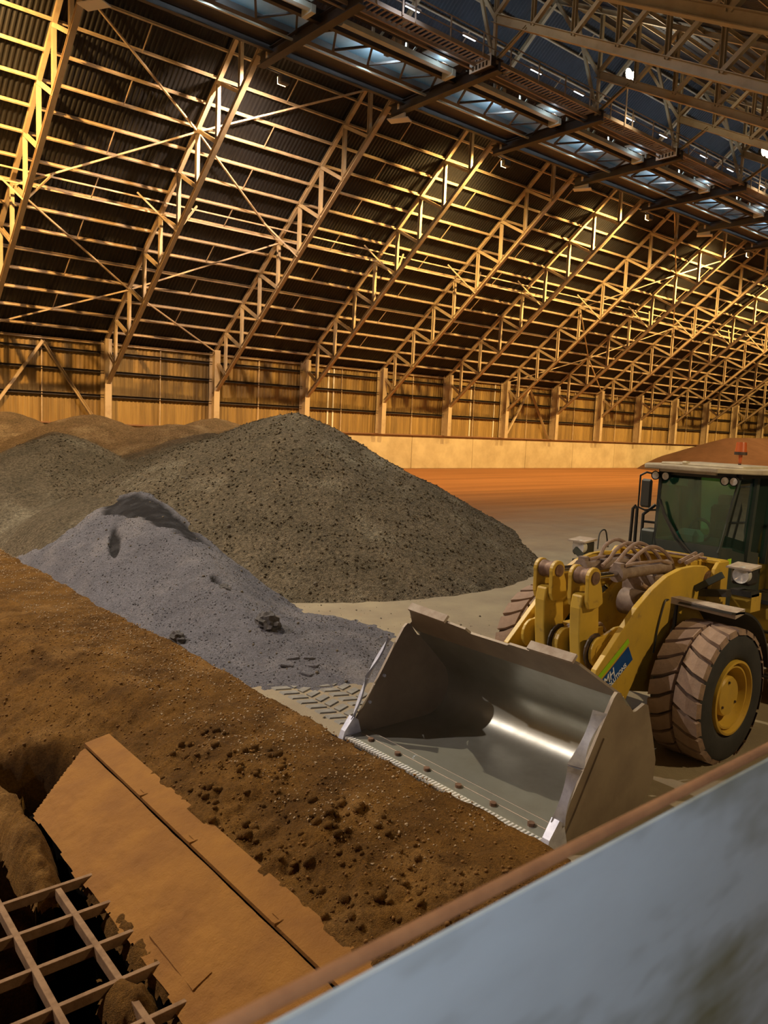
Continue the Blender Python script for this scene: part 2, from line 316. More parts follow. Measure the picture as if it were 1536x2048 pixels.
for k in FR[:-1]:
    corrugated((XF(k), .62, 3.4), (BAY, 0, 0), (0, 0, 6.3), (0, -1, 0), 0, .32, .045).build('cladding_sheet', M['clad'], wl)
    MB().beam((XF(k)+BAY/2, .45, 3.45), (XF(k)+BAY/2, .45, 9.3), Rprof(.07, .07)).build('sag_rod', M['purlin'], wl)
gm = MB().beam((XA, .4, 0), (XB, .4, 0), Cprof(.16, .2)).mesh('girt', M['gallery'])
gl = MB().beam((XA, .4, 0), (XB, .4, 0), Cprof(.14, .16)).mesh('girt', M['purlin'])
for z, g in ((5.55, gm), (7.35, gm), (8.75, gm), (9.45, gl)): link('girt', g, wl).location.z = z
for k, dx in ((2, 3.0), (2, 3.6), (4, 4.1), (4, 7.9)): MB().box((XF(k)+dx, .53, 6.4), (.14, .03, 5.8)).build('white_strip', M['trim'], wl)
for k in (-1, 5):
    for x in (XF(k)+.6, XF(k)+BAY-.6): MB().beam((XF(k)+BAY/2, .2, 9.2), (x, .2, 3.5), Cprof(.2, .2)).build('wall_brace', M['frame'], wl)
ce = empty('ceiling', (0, 0, 0), label='dark corrugated pitched roof on rows of steel purlins', kind='structure')
sl = Vector((0, YR-YW, 0.)); 
for k in FR[:-1]:
    a = XF(k); zl0 = zo(YW+.9)+.3; zl1 = zo(YR)+.3
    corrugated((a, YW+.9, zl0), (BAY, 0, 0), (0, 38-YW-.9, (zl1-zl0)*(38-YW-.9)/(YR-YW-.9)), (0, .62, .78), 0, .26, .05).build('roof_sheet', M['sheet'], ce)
    corrugated((a, 38, zo(38)+.3), (BAY, 0, 0), (0, YR-38, zl1-zo(38)-.3), (0, .62, .78), 0, .26, .05).build('roof_sheet', M['sheethaze'], ce)
    corrugated((a, YR, zl1), (BAY, 0, 0), (0, YE-YR, zt(YE)-zt(YR)), (0, -.46, .88), 0, .26, .05).build('roof_sheet', M['sheethaze'], ce)
nl = Vector((0, .62, .78)); nr = Vector((0, -.46, .89))
pm = MB().beam((XA, 0, 0), (XB, 0, 0), Cprof(.09, .22), (0, .62, .78)).mesh('purlin', M['purlin'])
for i in range(21):
    y = 58.4-1.25*i
    if y > YR+.2: link('purlin', pm, ce).location = (0, y, zo(y)+.12)
pr_ = MB().beam((XA, 0, 0), (XB, 0, 0), Cprof(.09, .2), (0, -.46, .89)).mesh('purlin', M['purlin'])
for i in range(20):
    y = YR-1.2-2.2*i
    if y > YE: link('purlin', pr_, ce).location = (0, y, zt(y)+.12)
pts = []
for k in FR[:-1]:
    m = MB()
    for i in range(0, 20, 1):
        y = 58.4-1.25*i
        if i % 2: m.beam((XF(k)+BAY/2, y, zo(y)+.02), (XF(k)+BAY/2, y-1.25, zo(y-1.25)+.02), Rprof(.05, .05))
    m.build('sag_rod', M['purlin'], ce)
for k0 in (-1, 5):
    for (fa, ya), (fb, yb) in (((0, 40), (1, 44.6)), ((0, 49.65), (1, 44.6)), ((0, 49.65), (1, 54.67)), ((0, 58.8), (1, 54.67)), ((1, 44.6), (2, 40)), ((1, 44.6), (2, 49.65)), ((1, 54.67), (2, 49.65)), ((1, 54.67), (2, 58.8))):
        MB().beam((XF(k0+fa), ya, zo(ya)-.2), (XF(k0+fb), yb, zo(yb)-.2), Rprof(.1, .1)).build('wind_brace', M['purlin'], ce)
for dz in (0, -.75):
    MB().beam((XA, 48.6, zo(48.6)-.35+dz), (XB, 48.6, zo(48.6)-.35+dz), Rprof(.09, .09)).build('longitudinal_tie', M['purlin'], ce)
tag(MB().add([(XB, YE, 0), (XB, YW+1, 0), (XB, YW+1, 10), (XB, YR, ZR+.5), (XB, YE, 7)], [(0, 1, 2, 3, 4)]).build('wall_end', M['clad']), 'far gable wall of the shed', kind='structure')
tag(MB().add([(XA, YE, 0), (XA, YW+1, 0), (XA, YW+1, 10), (XA, YR, ZR+.5), (XA, YE, 7)], [(4, 3, 2, 1, 0)]).build('wall_back', M['clad']), 'near gable wall of the shed', kind='structure')
tag(MB().add([(XA, YE, 0), (XB, YE, 0), (XB, YE, 7), (XA, YE, 7)], [(3, 2, 1, 0)]).build('wall_right', M['clad']), 'side wall behind the viewing platform', kind='structure')
# ------------------------------------------------------------------ portal trusses
def truss_meshes():
    R = []
    def p(name, mb, m='frame'): R.append((name, mb.mesh(name, M[m])))
    oy = YW
    p('post', MB().beam((0, -.05, 3.45), (0, -.05, 9.75), Iprof(.5, .95, .035), (0, 1, 0)))
    Y = lambda y, z: (0, y-oy, z)
    p('outer_chord', MB().beam(Y(59.2, zo(59.2)), Y(YR, zo(YR)), Iprof(.24, .24)))
    p('inner_chord', MB().beam(Y(59, zi(59)-.0), Y(37.3, zi(37.3)), Iprof(.28, .26)))
    ys = [57.15, 54.67, 52.15, 49.65, 47.05, 44.6, 42.15, 39.65, 37.3]
    for i, y in enumerate(ys):
        p('vertical_strut', MB().beam(Y(y, zi(y)+.1), Y(y, zo(y)-.1), Cprof(.2, .24), (0, 1, 0)))
        if i < len(ys)-1: p('diagonal_strut', MB().beam(Y(y, zo(y)-.1), Y(ys[i+1], zi(ys[i+1])+.1), Cprof(.2, .2), (1, 0, 0)))
    p('diagonal_strut', MB().beam(Y(58.6, zo(58.9)-.9), Y(57.15, zi(57.15)+.1), Cprof(.2, .2), (1, 0, 0)))
    for s in (-1, 1): p('fly_brace', MB().beam((0, 47.2-oy, zi(47.2)), (s*2.0, 48.6-oy, zo(48.6)-.1), Rprof(.1, .1)))
    yb = [29.5-2.5*i for i in range(17)]
    p('bottom_chord', MB().beam(Y(29.6, zb(29.6)), Y(YE+.2, zb(YE+.2)), Iprof(.42, .42, .03)))
    p('top_chord', MB().beam(Y(YR, zo(YR)), Y(YE+.2, zt(YE+.2)), Iprof(.26, .26)))
    for i, y in enumerate(yb):
        p('vertical_strut', MB().beam(Y(y, zb(y)+.15), Y(y, zt(y)-.1), Cprof(.18, .2), (0, 1, 0)))
        if i < 16: p('diagonal_strut', MB().beam(Y(y, zb(y)+.15), Y(yb[i+1], zt(yb[i+1])-.1), Cprof(.2, .2), (1, 0, 0)))
    p('hanger', MB().beam(Y(29.5, 22.9), Y(29.5, zb(29.5)), Rprof(.16, .16)))
    p('ridge_strut', MB().beam(Y(29.5, zb(29.5)), Y(YR, zo(YR)), Cprof(.18, .18)))
    p('ridge_strut', MB().beam(Y(29.5, 23.0), Y(31.6, zt(31.6)), Cprof(.16, .16)))
    p('ridge_strut', MB().beam(Y(29.5, 23.0), Y(27.4, zb(27.4)), Cprof(.16, .16)))
    p('hanger', MB().beam(Y(36.9, 22.7), Y(36.9, zo(36.9)), Rprof(.16, .16)))
    p('crossbeam', MB().beam(Y(37.6, 22.75), Y(29.0, 22.75), Iprof(.46, .6, .03)), 'gallery')
    return R
TM = truss_meshes()
ordn = ['first', 'second', 'third', 'fourth', 'fifth', 'sixth', 'seventh', 'eighth', 'ninth', 'tenth', 'eleventh', 'twelfth', 'thirteenth', 'fourteenth', 'fifteenth', 'sixteenth', 'seventeenth', 'eighteenth', 'nineteenth', 'twentieth']
for k in FR:
    if k == -1: lb = 'bright orange steel lattice truss cut by the left edge of the picture'
    elif k < -1: lb = 'steel lattice truss behind the viewpoint, number %s back from the bright orange one' % ordn[-2-k]
    elif k == 0: lb = 'steel lattice truss reaching the wall above the left of the heaps, with dark inner chord'
    else: lb = 'steel lattice truss along the far wall, %s to the right of the bright orange one' % ordn[k]
    t = empty('roof_truss', (XF(k), YW, 0), label=lb, cat='truss', group='portal trusses of the shed')
    for n, me in TM: link(n, me, t)
# ------------------------------------------------------------------ gallery under the ridge
g = empty('conveyor_gallery', ((XA+XB)/2, 33, 22.5), label='long dark conveyor gallery with walkway hung under the roof ridge', cat='gallery')
def gadd(name, mb, m): o = mb.build(name, M[m], g); o.location = -g.location; return o
gadd('side_girder', MB().box(((XA+XB)/2, 35.5, 23.3), (XB-XA, 1.7, .3)), 'gallery')
gadd('side_girder', MB().beam((XA, 36.45, 23.2), (XB, 36.45, 23.2), Iprof(.25, .7, .03)), 'gallery')
gadd('edge_strip', MB().box(((XA+XB)/2, 34.6, 22.85), (XB-XA, .12, .1)), 'palebeam')
gadd('belt_cover', MB().box(((XA+XB)/2, 34.3, 23.6), (XB-XA, 2.2, .04)), 'bluesheet')
gadd('side_girder', MB().beam((XA, 32.3, 23.1), (XB, 32.3, 23.1), Iprof(.25, .6, .03)), 'gallery')
gadd('deck_plate', MB().box(((XA+XB)/2, 30.75, 23.15), (XB-XA, 1.0, .06)), 'gallery')
gadd('girder_chord', MB().box(((XA+XB)/2, 34.2, 24.2), (XB-XA, .12, .12)), 'gallery')
gadd('girder_chord', MB().box(((XA+XB)/2, 32.6, 24.2), (XB-XA, .12, .12)), 'gallery')
for y in (30.15, 29.2): gadd('walkway_beam', MB().box(((XA+XB)/2, y, 22.95), (XB-XA, .1, .2)), 'rail')
gadd('cable_pipe', MB().tube([(XA, 30.35, 22.75), (XB, 30.35, 22.75)], .05, 6), 'rail')
for k in FR[:-1]:
    a = XF(k)
    gadd('pale_beam', MB().beam((a+.7, 31.75, 22.85), (a+BAY-.9, 31.75, 22.85), [(-.38, .14), (.2, -.16), (.38, -.1), (.38, .14)]).box((a+BAY-1.0, 31.75, 22.8), (.25, .8, .35)), 'palebeam')
    gadd('blue_tray', MB().box((a+BAY-2.3, 31.0, 23.0), (2.2, .5, .05)), 'bluesheet')
    if not -2 <= k <= 12: continue
    n = 4; dx = BAY/n
    for i in range(n):
        x = a+i*dx
        gadd('lattice_brace', MB().beam((x, 34.3, 23.0), (x+dx/2, 32.5, 23.0), Rprof(.1, .1)), 'gallery')
        gadd('lattice_brace', MB().beam((x+dx/2, 32.5, 23.0), (x+dx, 34.3, 23.0), Rprof(.1, .1)), 'gallery')
        gadd('lattice_post', MB().beam((x+dx/2, 32.5, 23.0), (x+dx/2, 32.5, 24.5), Rprof(.12, .12)), 'palebeam')
        gadd('lattice_diagonal', MB().beam((x+dx/2, 32.5, 23.0), (x+dx, 32.5, 24.5), Rprof(.1, .1)), 'palebeam')
        gadd('idler_bracket', MB().beam((x+dx/2, 32.7, 23.1), (x+dx/2+.25, 33.9, 24.3), Rprof(.1, .14)), 'palebeam')
    rm = MB()
    for i in range(int(BAY/.3)): rm.box((a+.3*i+.15, 29.68, 22.98), (.07, .9, .06))
    tag(gadd('walkway_grating', rm, 'rail'), kind='stuff')
    for i in range(4): gadd('handrail_post', MB().beam((a+.9+i*2.3, 29.15, 22.9), (a+.9+i*2.3, 29.15, 24.0), Rprof(.06, .06)), 'rail')
gadd('handrail', MB().tube([(XA, 29.15, 24.0), (XB, 29.15, 24.0)], .035, 6), 'rail')
gadd('handrail', MB().tube([(XA, 29.15, 23.45), (XB, 29.15, 23.45)], .03, 6), 'rail')
for k in range(-1, 13):
    if k % 2:
        o = empty('gallery_end_box', (XF(k)-.05, 29.35, 22.9), label='small white slatted box on the gallery edge at truss %s from the left' % ordn[max(k, 0)], cat='box', group='slatted boxes on the gallery')
        MB().box((-.35, .5, 0), (.4, 1.4, .5)).build('body', M['gallery'], o)
        MB().box((-.57, .5, 0), (.04, 1.5, .6)).build('face_plate', M['white'], o)
        for i in range(5): MB().box((-.6, .02+.24*i, 0), (.03, .09, .46)).build('slat', M['gallery'], o)
        MB().box((-.6, .5, .02), (.035, 1.3, .05)).build('crossbar', M['white'], o)
        o2 = empty('bracket_plate', (XF(k)+.1, 36.95, 22.15), label='pale bracket plate at the top of truss %s from the left' % ordn[max(k, 0)], cat='bracket', group='pale bracket plates')
        MB().box((0, 0, 0), (.7, 1.3, .06), Matrix.Rotation(.5, 3, 'Z')).box((0, .1, .25), (.1, 1.2, .45)).build('plate', M['white'], o2)
# ------------------------------------------------------------------ lamps of the shed and added fill lamps
for i, (x, col, w) in enumerate(POLE_W):
    nm = {42.4: 'glaring floodlight on a pole at the gallery rail, left one of the two in view', 60.1: 'glaring floodlight on a pole at the gallery rail, right one of the two in view'}.get(x, 'pole floodlight on the gallery rail, number %s along from the near end' % ordn[i])
    o = empty('pole_floodlight', (x, 29.1, 22.9), label=nm, cat='floodlight', group='pole floodlights on the gallery')
    MB().tube([(0, 0, 0), (0, 0, 2.5)], .05, 8).build('pole', M['rail'], o)
    for s in (-1, 1):
        MB().lathe([(.0, .22), (.2, .2), (.33, -.1), (.34, -.12)], (s*.3, -.12, 2.75), 'y', 24).build('lamp_housing', M['lampbody'], o)
        MB().lathe([(.325, 0), (.2, -.05), (0, -.07)], (s*.3, -.22, 2.75), 'y', 24).build('lamp_glass', M['lampglass'], o)
    MB().box((0, .05, 2.5), (1., .08, .08)).build('cross_arm', M['lampbody'], o)
    lamp('lamp', 'SPOT', (x, 28.0, 25.6), col, w, o, (x, 20, 4), math.radians(104), 1., .2)
    lamp('lamp_spill', 'POINT', (x, 28.7, 25.9), col, 130, o, radius=.2)
for k, (col, w) in FLOOD_W.items():
    x = XF(k)
    o = empty('gallery_floodlight', (x+1.6, 37.75, 22.55), label='small floodlight under the gallery edge %s, facing the wall' % ('at truss %s from the left' % ordn[k] if k >= 0 else 'outside the left edge'), cat='floodlight', group='floodlights under the gallery edge')
    MB().rbox((0, .1, -.15), (.6, .4, .45), .06).build('lamp_housing', M['lampbody'], o)
    MB().box((0, .32, -.17), (.5, .03, .36)).build('lamp_glass', M['floodglass'], o)
    MB().tube([(-1.4, .0, .1), (0, .1, .1)], .05, 6).build('bracket', M['lampbody'], o)
    lamp('lamp', 'SPOT', (x+1.6, 38.15, 22.5), col, w, o, (x+(.2 if k > -2 else 4), 52, 4 if k > -2 else 15), math.radians(156), 1., .2)
for i, (loc, col, w, tgt) in enumerate(YARD_W):  # all out of view; the floor-post lamp is added to warm the fines
    o = empty('unseen_floodlight', loc, label=('warm floodlight hung under a truss on the near side of the loader', 'cool lamp on a bracket just behind the viewpoint', 'added warm fill lamp on a floor post, out of view to the left of the hopper')[i], cat='floodlight')
    MB().rbox((0, -.12, 0), (.5, .2, .36), .05).build('lamp_housing', M['lampbody'], o)
    MB().box((0, .0, 0), (.42, .02, .3)).build('lamp_glass', M['floodglass'], o)
    if i == 0: MB().tube([(0, -.15, 0), (0, -.15, zb(loc[1])-loc[2]-.2)], .04, 8).build('hanger', M['lampbody'], o)
    elif i == 1: MB().tube([(0, -.15, 0), (0, YE-loc[1]+.05, .3)], .04, 8).build('bracket', M['lampbody'], o)
    else: MB().tube([(0, -.15, -loc[2]), (0, -.15, 0)], .08, 8).build('post', M['lampbody'], o)
    lamp('lamp', 'SPOT', (loc[0], loc[1]+.1, loc[2]), col, w, o, tgt, math.radians(150), .5, .2)
for k in range(0, 12):
    for dx in (3.1, 6.9):
        x = XF(k)+dx
        o = empty('walkway_light', (x, 29.25, 23.55), label='white tube light on the gallery handrail, %s bay from the left, %s of its pair' % (ordn[k], 'left' if dx < 5 else 'right'), cat='light', group='tube lights on the gallery handrail')
        MB().rbox((0, 0, 0), (1.0, .14, .12), .03).build('lamp_housing', M['white'], o)
        MB().box((0, .03, -.075), (.85, .08, .02)).build('tube', M['tubeglass'], o)
for k in range(-1, 9):
    x = XF(k)+BAY/2
    lamp('tray_lamp', 'POINT', (XF(k)+BAY-2.3, 30.75, 22.72), (.75, .9, 1.), 20, g, radius=.08); gadd('tray_tube', MB().rbox((XF(k)+BAY-2.3, 30.75, 22.66), (.5, .08, .05), .015), 'white')
    o = empty('belt_fill_light', (x, 32.75, 22.95), label='small added cool fill light inside the gallery lattice, bay %s' % (ordn[k]+' from the left' if k >= 0 else 'at the left edge'), cat='light', group='added fill lights in the gallery')  # added lights, one per bay, to brighten the blue belt cover from below
    MB().rbox((0, 0, .03), (.3, .16, .08), .02).build('lamp_housing', M['lampbody'], o)
    MB().box((0, 0, .08), (.22, .1, .03)).build('tube', M['tubeglass'], o)
    MB().box((0, -.2, .0), (.05, .4, .05)).build('bracket', M['gallery'], o)
    lamp('lamp', 'POINT', (x, 32.75, 23.12), (.70, .88, 1.), 260, o, radius=.06)
# ------------------------------------------------------------------ ore heaps
def smax(a, b, k=.35): h = np.clip(.5+.5*(a-b)/k, 0, 1); return b*(1-h)+a*h+k*h*(1-h)
def cone(X, Y, x, y, z, s, r=.8): return z+s*r-s*np.sqrt((X-x)**2+(Y-y)**2+r*r)
CONES = [(14.6, 22.1, 4.5, .6, 1.0), (16.2, 25, 4.4, .55, 1.2), (18, 28, 4.3, .5, 1.5), (12.5, 23.6, 3.6, .56, .8), (9.9, 31.2, 3.4, .5, .5), (11.4, 36, 3.2, .52, .6), (15.75, 44, 4.15, .5, 1.2), (12.5, 50, 4.0, .5, 2.), (19.7, 42, 3.85, .4, 2.), (24, 40, 4.0, .5, 1.5), (8, 54, 3.9, .5, 2.), (25, 47, 4.1, .5, 2), (18, 50, 3.9, .5, 3), (17.5, 34, 3.5, .42, 1.), (15, 30, 3.2, .45, .8), (20.5, 33.5, 3.7, .5, 1.2), (0, 48, 4.2, .5, 3)]
def ore_z(X, Y):
    z = -5+0*X
    for c in CONES: z = smax(z, cone(X, Y, *c), .3)
    d = np.clip(z/1.5, 0, 1)
    rill = fbm(X*1.0+Y*.2, Y*.35, 1.1, 3, 5)*.07
    z = z+d*(.2*fbm(X, Y, .45, 4, 1)+rill)+.06*fbm(X, Y, 3., 4, 9)
    return np.minimum(z, (X-6.05)*1.1+np.clip(Y-25.3, 0, 99)*1.5)
tag(heightfield('ore_heap', ore_z, np.arange(-14, 42, .14), np.arange(11.5, 58.6, .14), M['ore'], lambda X, Y, Z: Z > -.12), 'huge grey brown heap of gravelly ore with several rounded crests against the wall', 'ore heap')
def slag_dark(X, Y):  # mask of the darker patches on the low heap, edges broken by noise
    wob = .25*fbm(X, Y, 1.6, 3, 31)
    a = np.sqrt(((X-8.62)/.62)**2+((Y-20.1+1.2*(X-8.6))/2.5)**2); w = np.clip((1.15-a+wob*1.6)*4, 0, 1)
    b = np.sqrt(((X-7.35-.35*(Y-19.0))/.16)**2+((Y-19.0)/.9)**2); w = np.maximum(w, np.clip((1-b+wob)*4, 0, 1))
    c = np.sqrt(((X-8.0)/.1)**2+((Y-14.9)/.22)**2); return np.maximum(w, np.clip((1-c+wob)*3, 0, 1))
def slag_z(X, Y):
    t = np.clip((21.5-Y)/10.5, 0, 1); cx = 9.0-1.5*t; h = 2.15*(Y-11.1)/10.4
    h = np.where(Y > 21.5, 2.15-.26*(Y-21.5), h)-.2*np.exp(-((Y-21.5)/1.2)**2)
    z = h-(.64-.2*t)*(np.sqrt((X-cx)**2+.16)-.4)
    z2 = .30-.16*np.sqrt(((X-7.9)*.8)**2+((Y-12.3)*.75)**2)
    z = smax(z, z2, .25)
    z = z+.12*np.exp(-((X-9)**2+(Y-21)**2)/3)
    # crumbled scoop below the crest
    z = z-.13*slag_dark(X, Y)
    z = z+.05*fbm(X, Y, 1.1, 4, 3)+.025*fbm(X, Y, 5., 3, 8)+.012*fbm(X, Y, 12., 2, 21)
    return np.minimum(z, np.where(Y < 34, (X-6.0)*1.1, 9))
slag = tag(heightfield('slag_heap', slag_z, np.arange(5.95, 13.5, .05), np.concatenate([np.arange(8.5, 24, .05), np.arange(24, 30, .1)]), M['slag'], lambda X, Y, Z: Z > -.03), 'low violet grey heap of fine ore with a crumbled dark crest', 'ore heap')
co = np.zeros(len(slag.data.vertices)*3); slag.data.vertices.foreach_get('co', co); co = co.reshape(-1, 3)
wa = slag.data.attributes.new('dark_patch', 'FLOAT', 'POINT'); wa.data.foreach_set('value', (slag_dark(co[:, 0], co[:, 1])*(.75+.5*vnoise(co[:, 0]*5, co[:, 1]*5, 3))).clip(0, 1).astype(np.float32))
def red_z(X, Y):
    t = np.clip(X, 104, 190); z = 4.75+.006*(t-104)+.3*fbm(X, Y, .06, 2, 2)-.40*(np.sqrt((X-t)**2+(Y-50.5)**2+2.)-1.4)
    return np.minimum(z, 4.6+.012*(t-104)+.25*fbm(X, Y, .1, 3, 6))+.05*fbm(X, Y, 1., 3, 2)
tag(heightfield('red_ore_heap', red_z, np.arange(80, 182, .5), np.arange(30, 58.6, .4), M['redore'], lambda X, Y, Z: Z > -.1), 'long dark red brown ore heap far behind the loader cab', 'ore heap')
# brown fines around the hopper
def pit_in(X, Y): return (X < 3.95) & (Y < 10.6) & (Y > 1.5) & (X > -1.5)
def fines_z(X, Y):
    top = .09+.05*fbm(X, Y, .5, 3, 1)
    bank = top-.38*np.clip(4.75-X, 0, .85)**1.0*1.0-.10*np.clip(5.6-X, 0, .9)
    bank = np.where(X < 3.9, bank-.02, bank)
    rx = 4.75-.2*(Y-10); d = np.clip(rx-X, 0, 9)
    slope = np.maximum(top-.42*d-.06*fbm(X*2.2+Y*.9, Y*.5, 1.6, 3, 4)*np.clip(d, 0, 1), -1.05)
    w = np.clip((Y-10.2)/.7, 0, 1); w = w*w*(3-2*w)
    z = bank*(1-w)+slope*w
    hole = np.exp(-(((X-3.15)/.42)**4+((Y-10.45+.55*(X-3.1))/.55)**4)); z = z-1.25*hole
    inside = (X < 3.93) & (Y < np.where(X < 2.75, 9.55, 10.15))
    low = slope-np.clip(10.3-Y, 0, 2)*.22
    z = np.where((X < 2.75) & (Y < 10.6), np.minimum(low, z*0+9)*np.clip((10.9-Y)/.6, 0, 1)+z*(1-np.clip((10.9-Y)/.6, 0, 1)), z)
    z = np.where(inside, -3.4, z)
    lump = np.clip(fbm(X, Y, 3.2, 3, 12)-.1, 0, 1)*np.clip(1.2-abs(X-4.6), 0, 1)*np.clip((12-Y)/4, .2, 1)
    n = .055*fbm(X, Y, 2.2, 4, 3)+.045*fbm(X, Y, 9., 2, 6)*np.clip((6-X)/1.2, .3, 1)+.14*lump
    return z+np.where(inside, 0, n)
xs = np.concatenate([np.arange(-3, 1.2, .15), np.arange(1.2, 6.23, .03)]); ys = np.concatenate([np.arange(1, 4, .15), np.arange(4, 17, .032), np.arange(17, 32.1, .1)])
def fines_edge(X, Y):
    z = fines_z(X, Y); e = 6.13+.1*fbm(Y, Y*0+3, 1.3, 3, 2); return np.where(X > e, np.minimum(z, -.02), z)
tag(heightfield('spilled_fines', fines_edge, xs, ys, M['fines'], lambda X, Y, Z: Z > -2.2), 'rusty brown bank of spilled fines between hopper and floor edge', 'spilled ore')
def cake_z(X, Y):
    z = -1.0+0*X
    for (x, y, h, a, b, q) in ((2.5, 9.0, .50, .2, .95, .08), (2.5, 6.1, .34, .2, .26, 0), (2.86, 7.0, .22, .12, 1.3, 0), (2.8, 5.2, .24, .14, .7, 0)):
        z = np.maximum(z, -1.0+h*(1-(((X-x-q*(Y-y))/a)**2+((Y-y)/b)**2)*.6))
    return z+.1*fbm(X, Y, 3.5, 4, 14)+.05*fbm(X, Y, 11., 2, 15)
tag(heightfield('caked_dirt', cake_z, np.arange(.8, 3.2, .025), np.arange(4, 10.6, .03), M['fines'], lambda X, Y, Z: Z > -.9), 'lumps of caked brown dirt lying over the grizzly bars', 'dirt', kind='stuff')
rng = np.random.RandomState(5)
def pebs(name, n, x0, x1, y0, y1, rmin, rmax, fn, m, label, power=3., keep=None):
    x = rng.uniform(x0, x1, n); y = rng.uniform(y0, y1, n); r = rmin+(rmax-rmin)*rng.rand(n)**power
    if keep is not None: k = keep(x, y); x, y, r = x[k], y[k], r[k]
    z = fn(x, y)+r*.25; o = scatter(name, np.stack([x, y, z], -1), r, m); tag(o, label, 'pebbles', kind='stuff'); return o
okf = lambda x, y: ~((x < 4.0) & (y < 10.3)) & (fines_z(x, y) > -.6)
pebs('brown_pebbles', 7000, 2, 6.1, 4.2, 16, .006, .022, fines_z, M['pebble'], 'brown crumbs strewn over the bank of fines', 4., okf)
pebs('pale_pebbles', 3800, 4.6, 6.15, 5, 26, .005, .017, fines_z, M['speck'], 'pale pebbles sprinkled over the bank of fines', 2., okf)
pebs('brown_clumps', 300, 3.95, 5.2, 4.4, 9.2, .012, .065, fines_z, M['fines'], 'brown earth clumps heaped along the hopper rim', 2.6, okf)
pebs('grey_pebbles', 700, 6.4, 13, 8.5, 22, .008, .035, lambda x, y: np.maximum(slag_z(x, y), 0), M['stone'], 'grey pebbles on the violet grey heap and floor', 5.)
pebs('ore_gravel', 16000, 8.5, 26, 11.5, 33, .012, .042, ore_z, M['ore'], 'loose gravel covering the front face of the big ore heap', 2.2, lambda x, y: ore_z(x, y) > .03)
pebs('slag_gravel', 9000, 6.2, 10.5, 10, 25, .005, .019, slag_z, M['slag'], 'fine violet grey gravel on the low heap', 2.5, lambda x, y: (slag_z(x, y) > .02) & (slag_z(x, y) > ore_z(x, y)) & (slag_dark(x, y) < .1))
pebs('ore_pebbles', 1600, 9, 26, 12, 34, .01, .05, lambda x, y: np.maximum(ore_z(x, y), 0), M['stone'], 'grey brown pebbles on the big ore heap', 5., lambda x, y: ore_z(x, y) > .05)
def rock(name, loc, d, m, label, cat, seed, n=2):
    rg = np.random.RandomState(seed); V = [Vector(v) for v in ICO_V]; Fc = [tuple(f) for f in ICO_F]
    for _ in range(n):
        cache = {}; NF = []
        def mid(a, b):
            q = (min(a, b), max(a, b))
            if q not in cache: V.append(((V[a]+V[b])/2).normalized()); cache[q] = len(V)-1
            return cache[q]
        for a, b, c in Fc: ab, bc, ca = mid(a, b), mid(b, c), mid(c, a); NF += [(a, ab, ca), (b, bc, ab), (c, ca, bc), (ab, bc, ca)]
        Fc = NF
    vs = [(v.x*d[0]*q, v.y*d[1]*q, v.z*d[2]*q) for v, q in ((v, .8+.45*rg.rand()) for v in V)]
    o = MB().add(vs, Fc).build(name, m); o.location = loc; return tag(o, label, cat)
rock('ore_clod', (7.75, 12.4, .42), (.2, .27, .2), M['clod'], 'dark ragged clod lying on the foot of the violet grey heap', 'clod', 1)
rock('ore_clod', (6.3, 13.2, .12), (.13, .2, .14), M['clod'], 'dark clod at the floor edge of the violet grey heap', 'clod', 2)
rock('ore_clod', (8.0, 14.6, .62), (.14, .22, .1), M['clod'], 'small dark clod halfway along the violet grey heap', 'clod', 4)
for i, (x, y) in enumerate(((7.25, 10.35), (7.5, 10.55), (7.15, 10.8), (7.4, 11.0), (7.65, 10.9))):
    o = MB().box((0, 0, 0), (.17, .22, .05)).build('crust_piece', M['slag'], bevel=.015); o.location = (x, y, max(float(slag_z(np.array([x]), np.array([y]))[0]), 0)+.0); o.rotation_euler = (.1*(-1)**i, .12, .5+.2*i)
    tag(o, 'flat cracked piece of grey crust left of the bucket, %s of five' % ('nearest', 'second nearest', 'leftmost', 'farthest', 'rightmost')[i], 'crust', 'cracked crust pieces')
# tyre print pads pressed in the floor
tp = MB()
for lane in (6.75, 7.35):
    for i in range(13):
        y = 8.3+.24*i
        for s in (-1, 1):
            q = [(lane+s*.03, y+.02), (lane+s*.28, y+.12), (lane+s*.28, y+.26), (lane+s*.03, y+.17)]
            if s < 0: q = q[::-1]
            tp.add([(a, b, -.01) for a, b in q]+[(a+(lane-a)*.12, b*.9+(y+.14)*.1, .02) for a, b in q], [(4, 5, 6, 7)]+[(j, (j+1) % 4, 4+(j+1) % 4, 4+j) for j in range(4)])
M['print'] = mat('grey_print_dust', (.26, .25, .225), .95, 0, (.20, .19, .175), 8., bump=.4, bscale=30)
tag(tp.build('tyre_print', M['print']), 'chevron tyre print pressed in grey dust beside the left bucket corner', 'tyre print', kind='stuff')
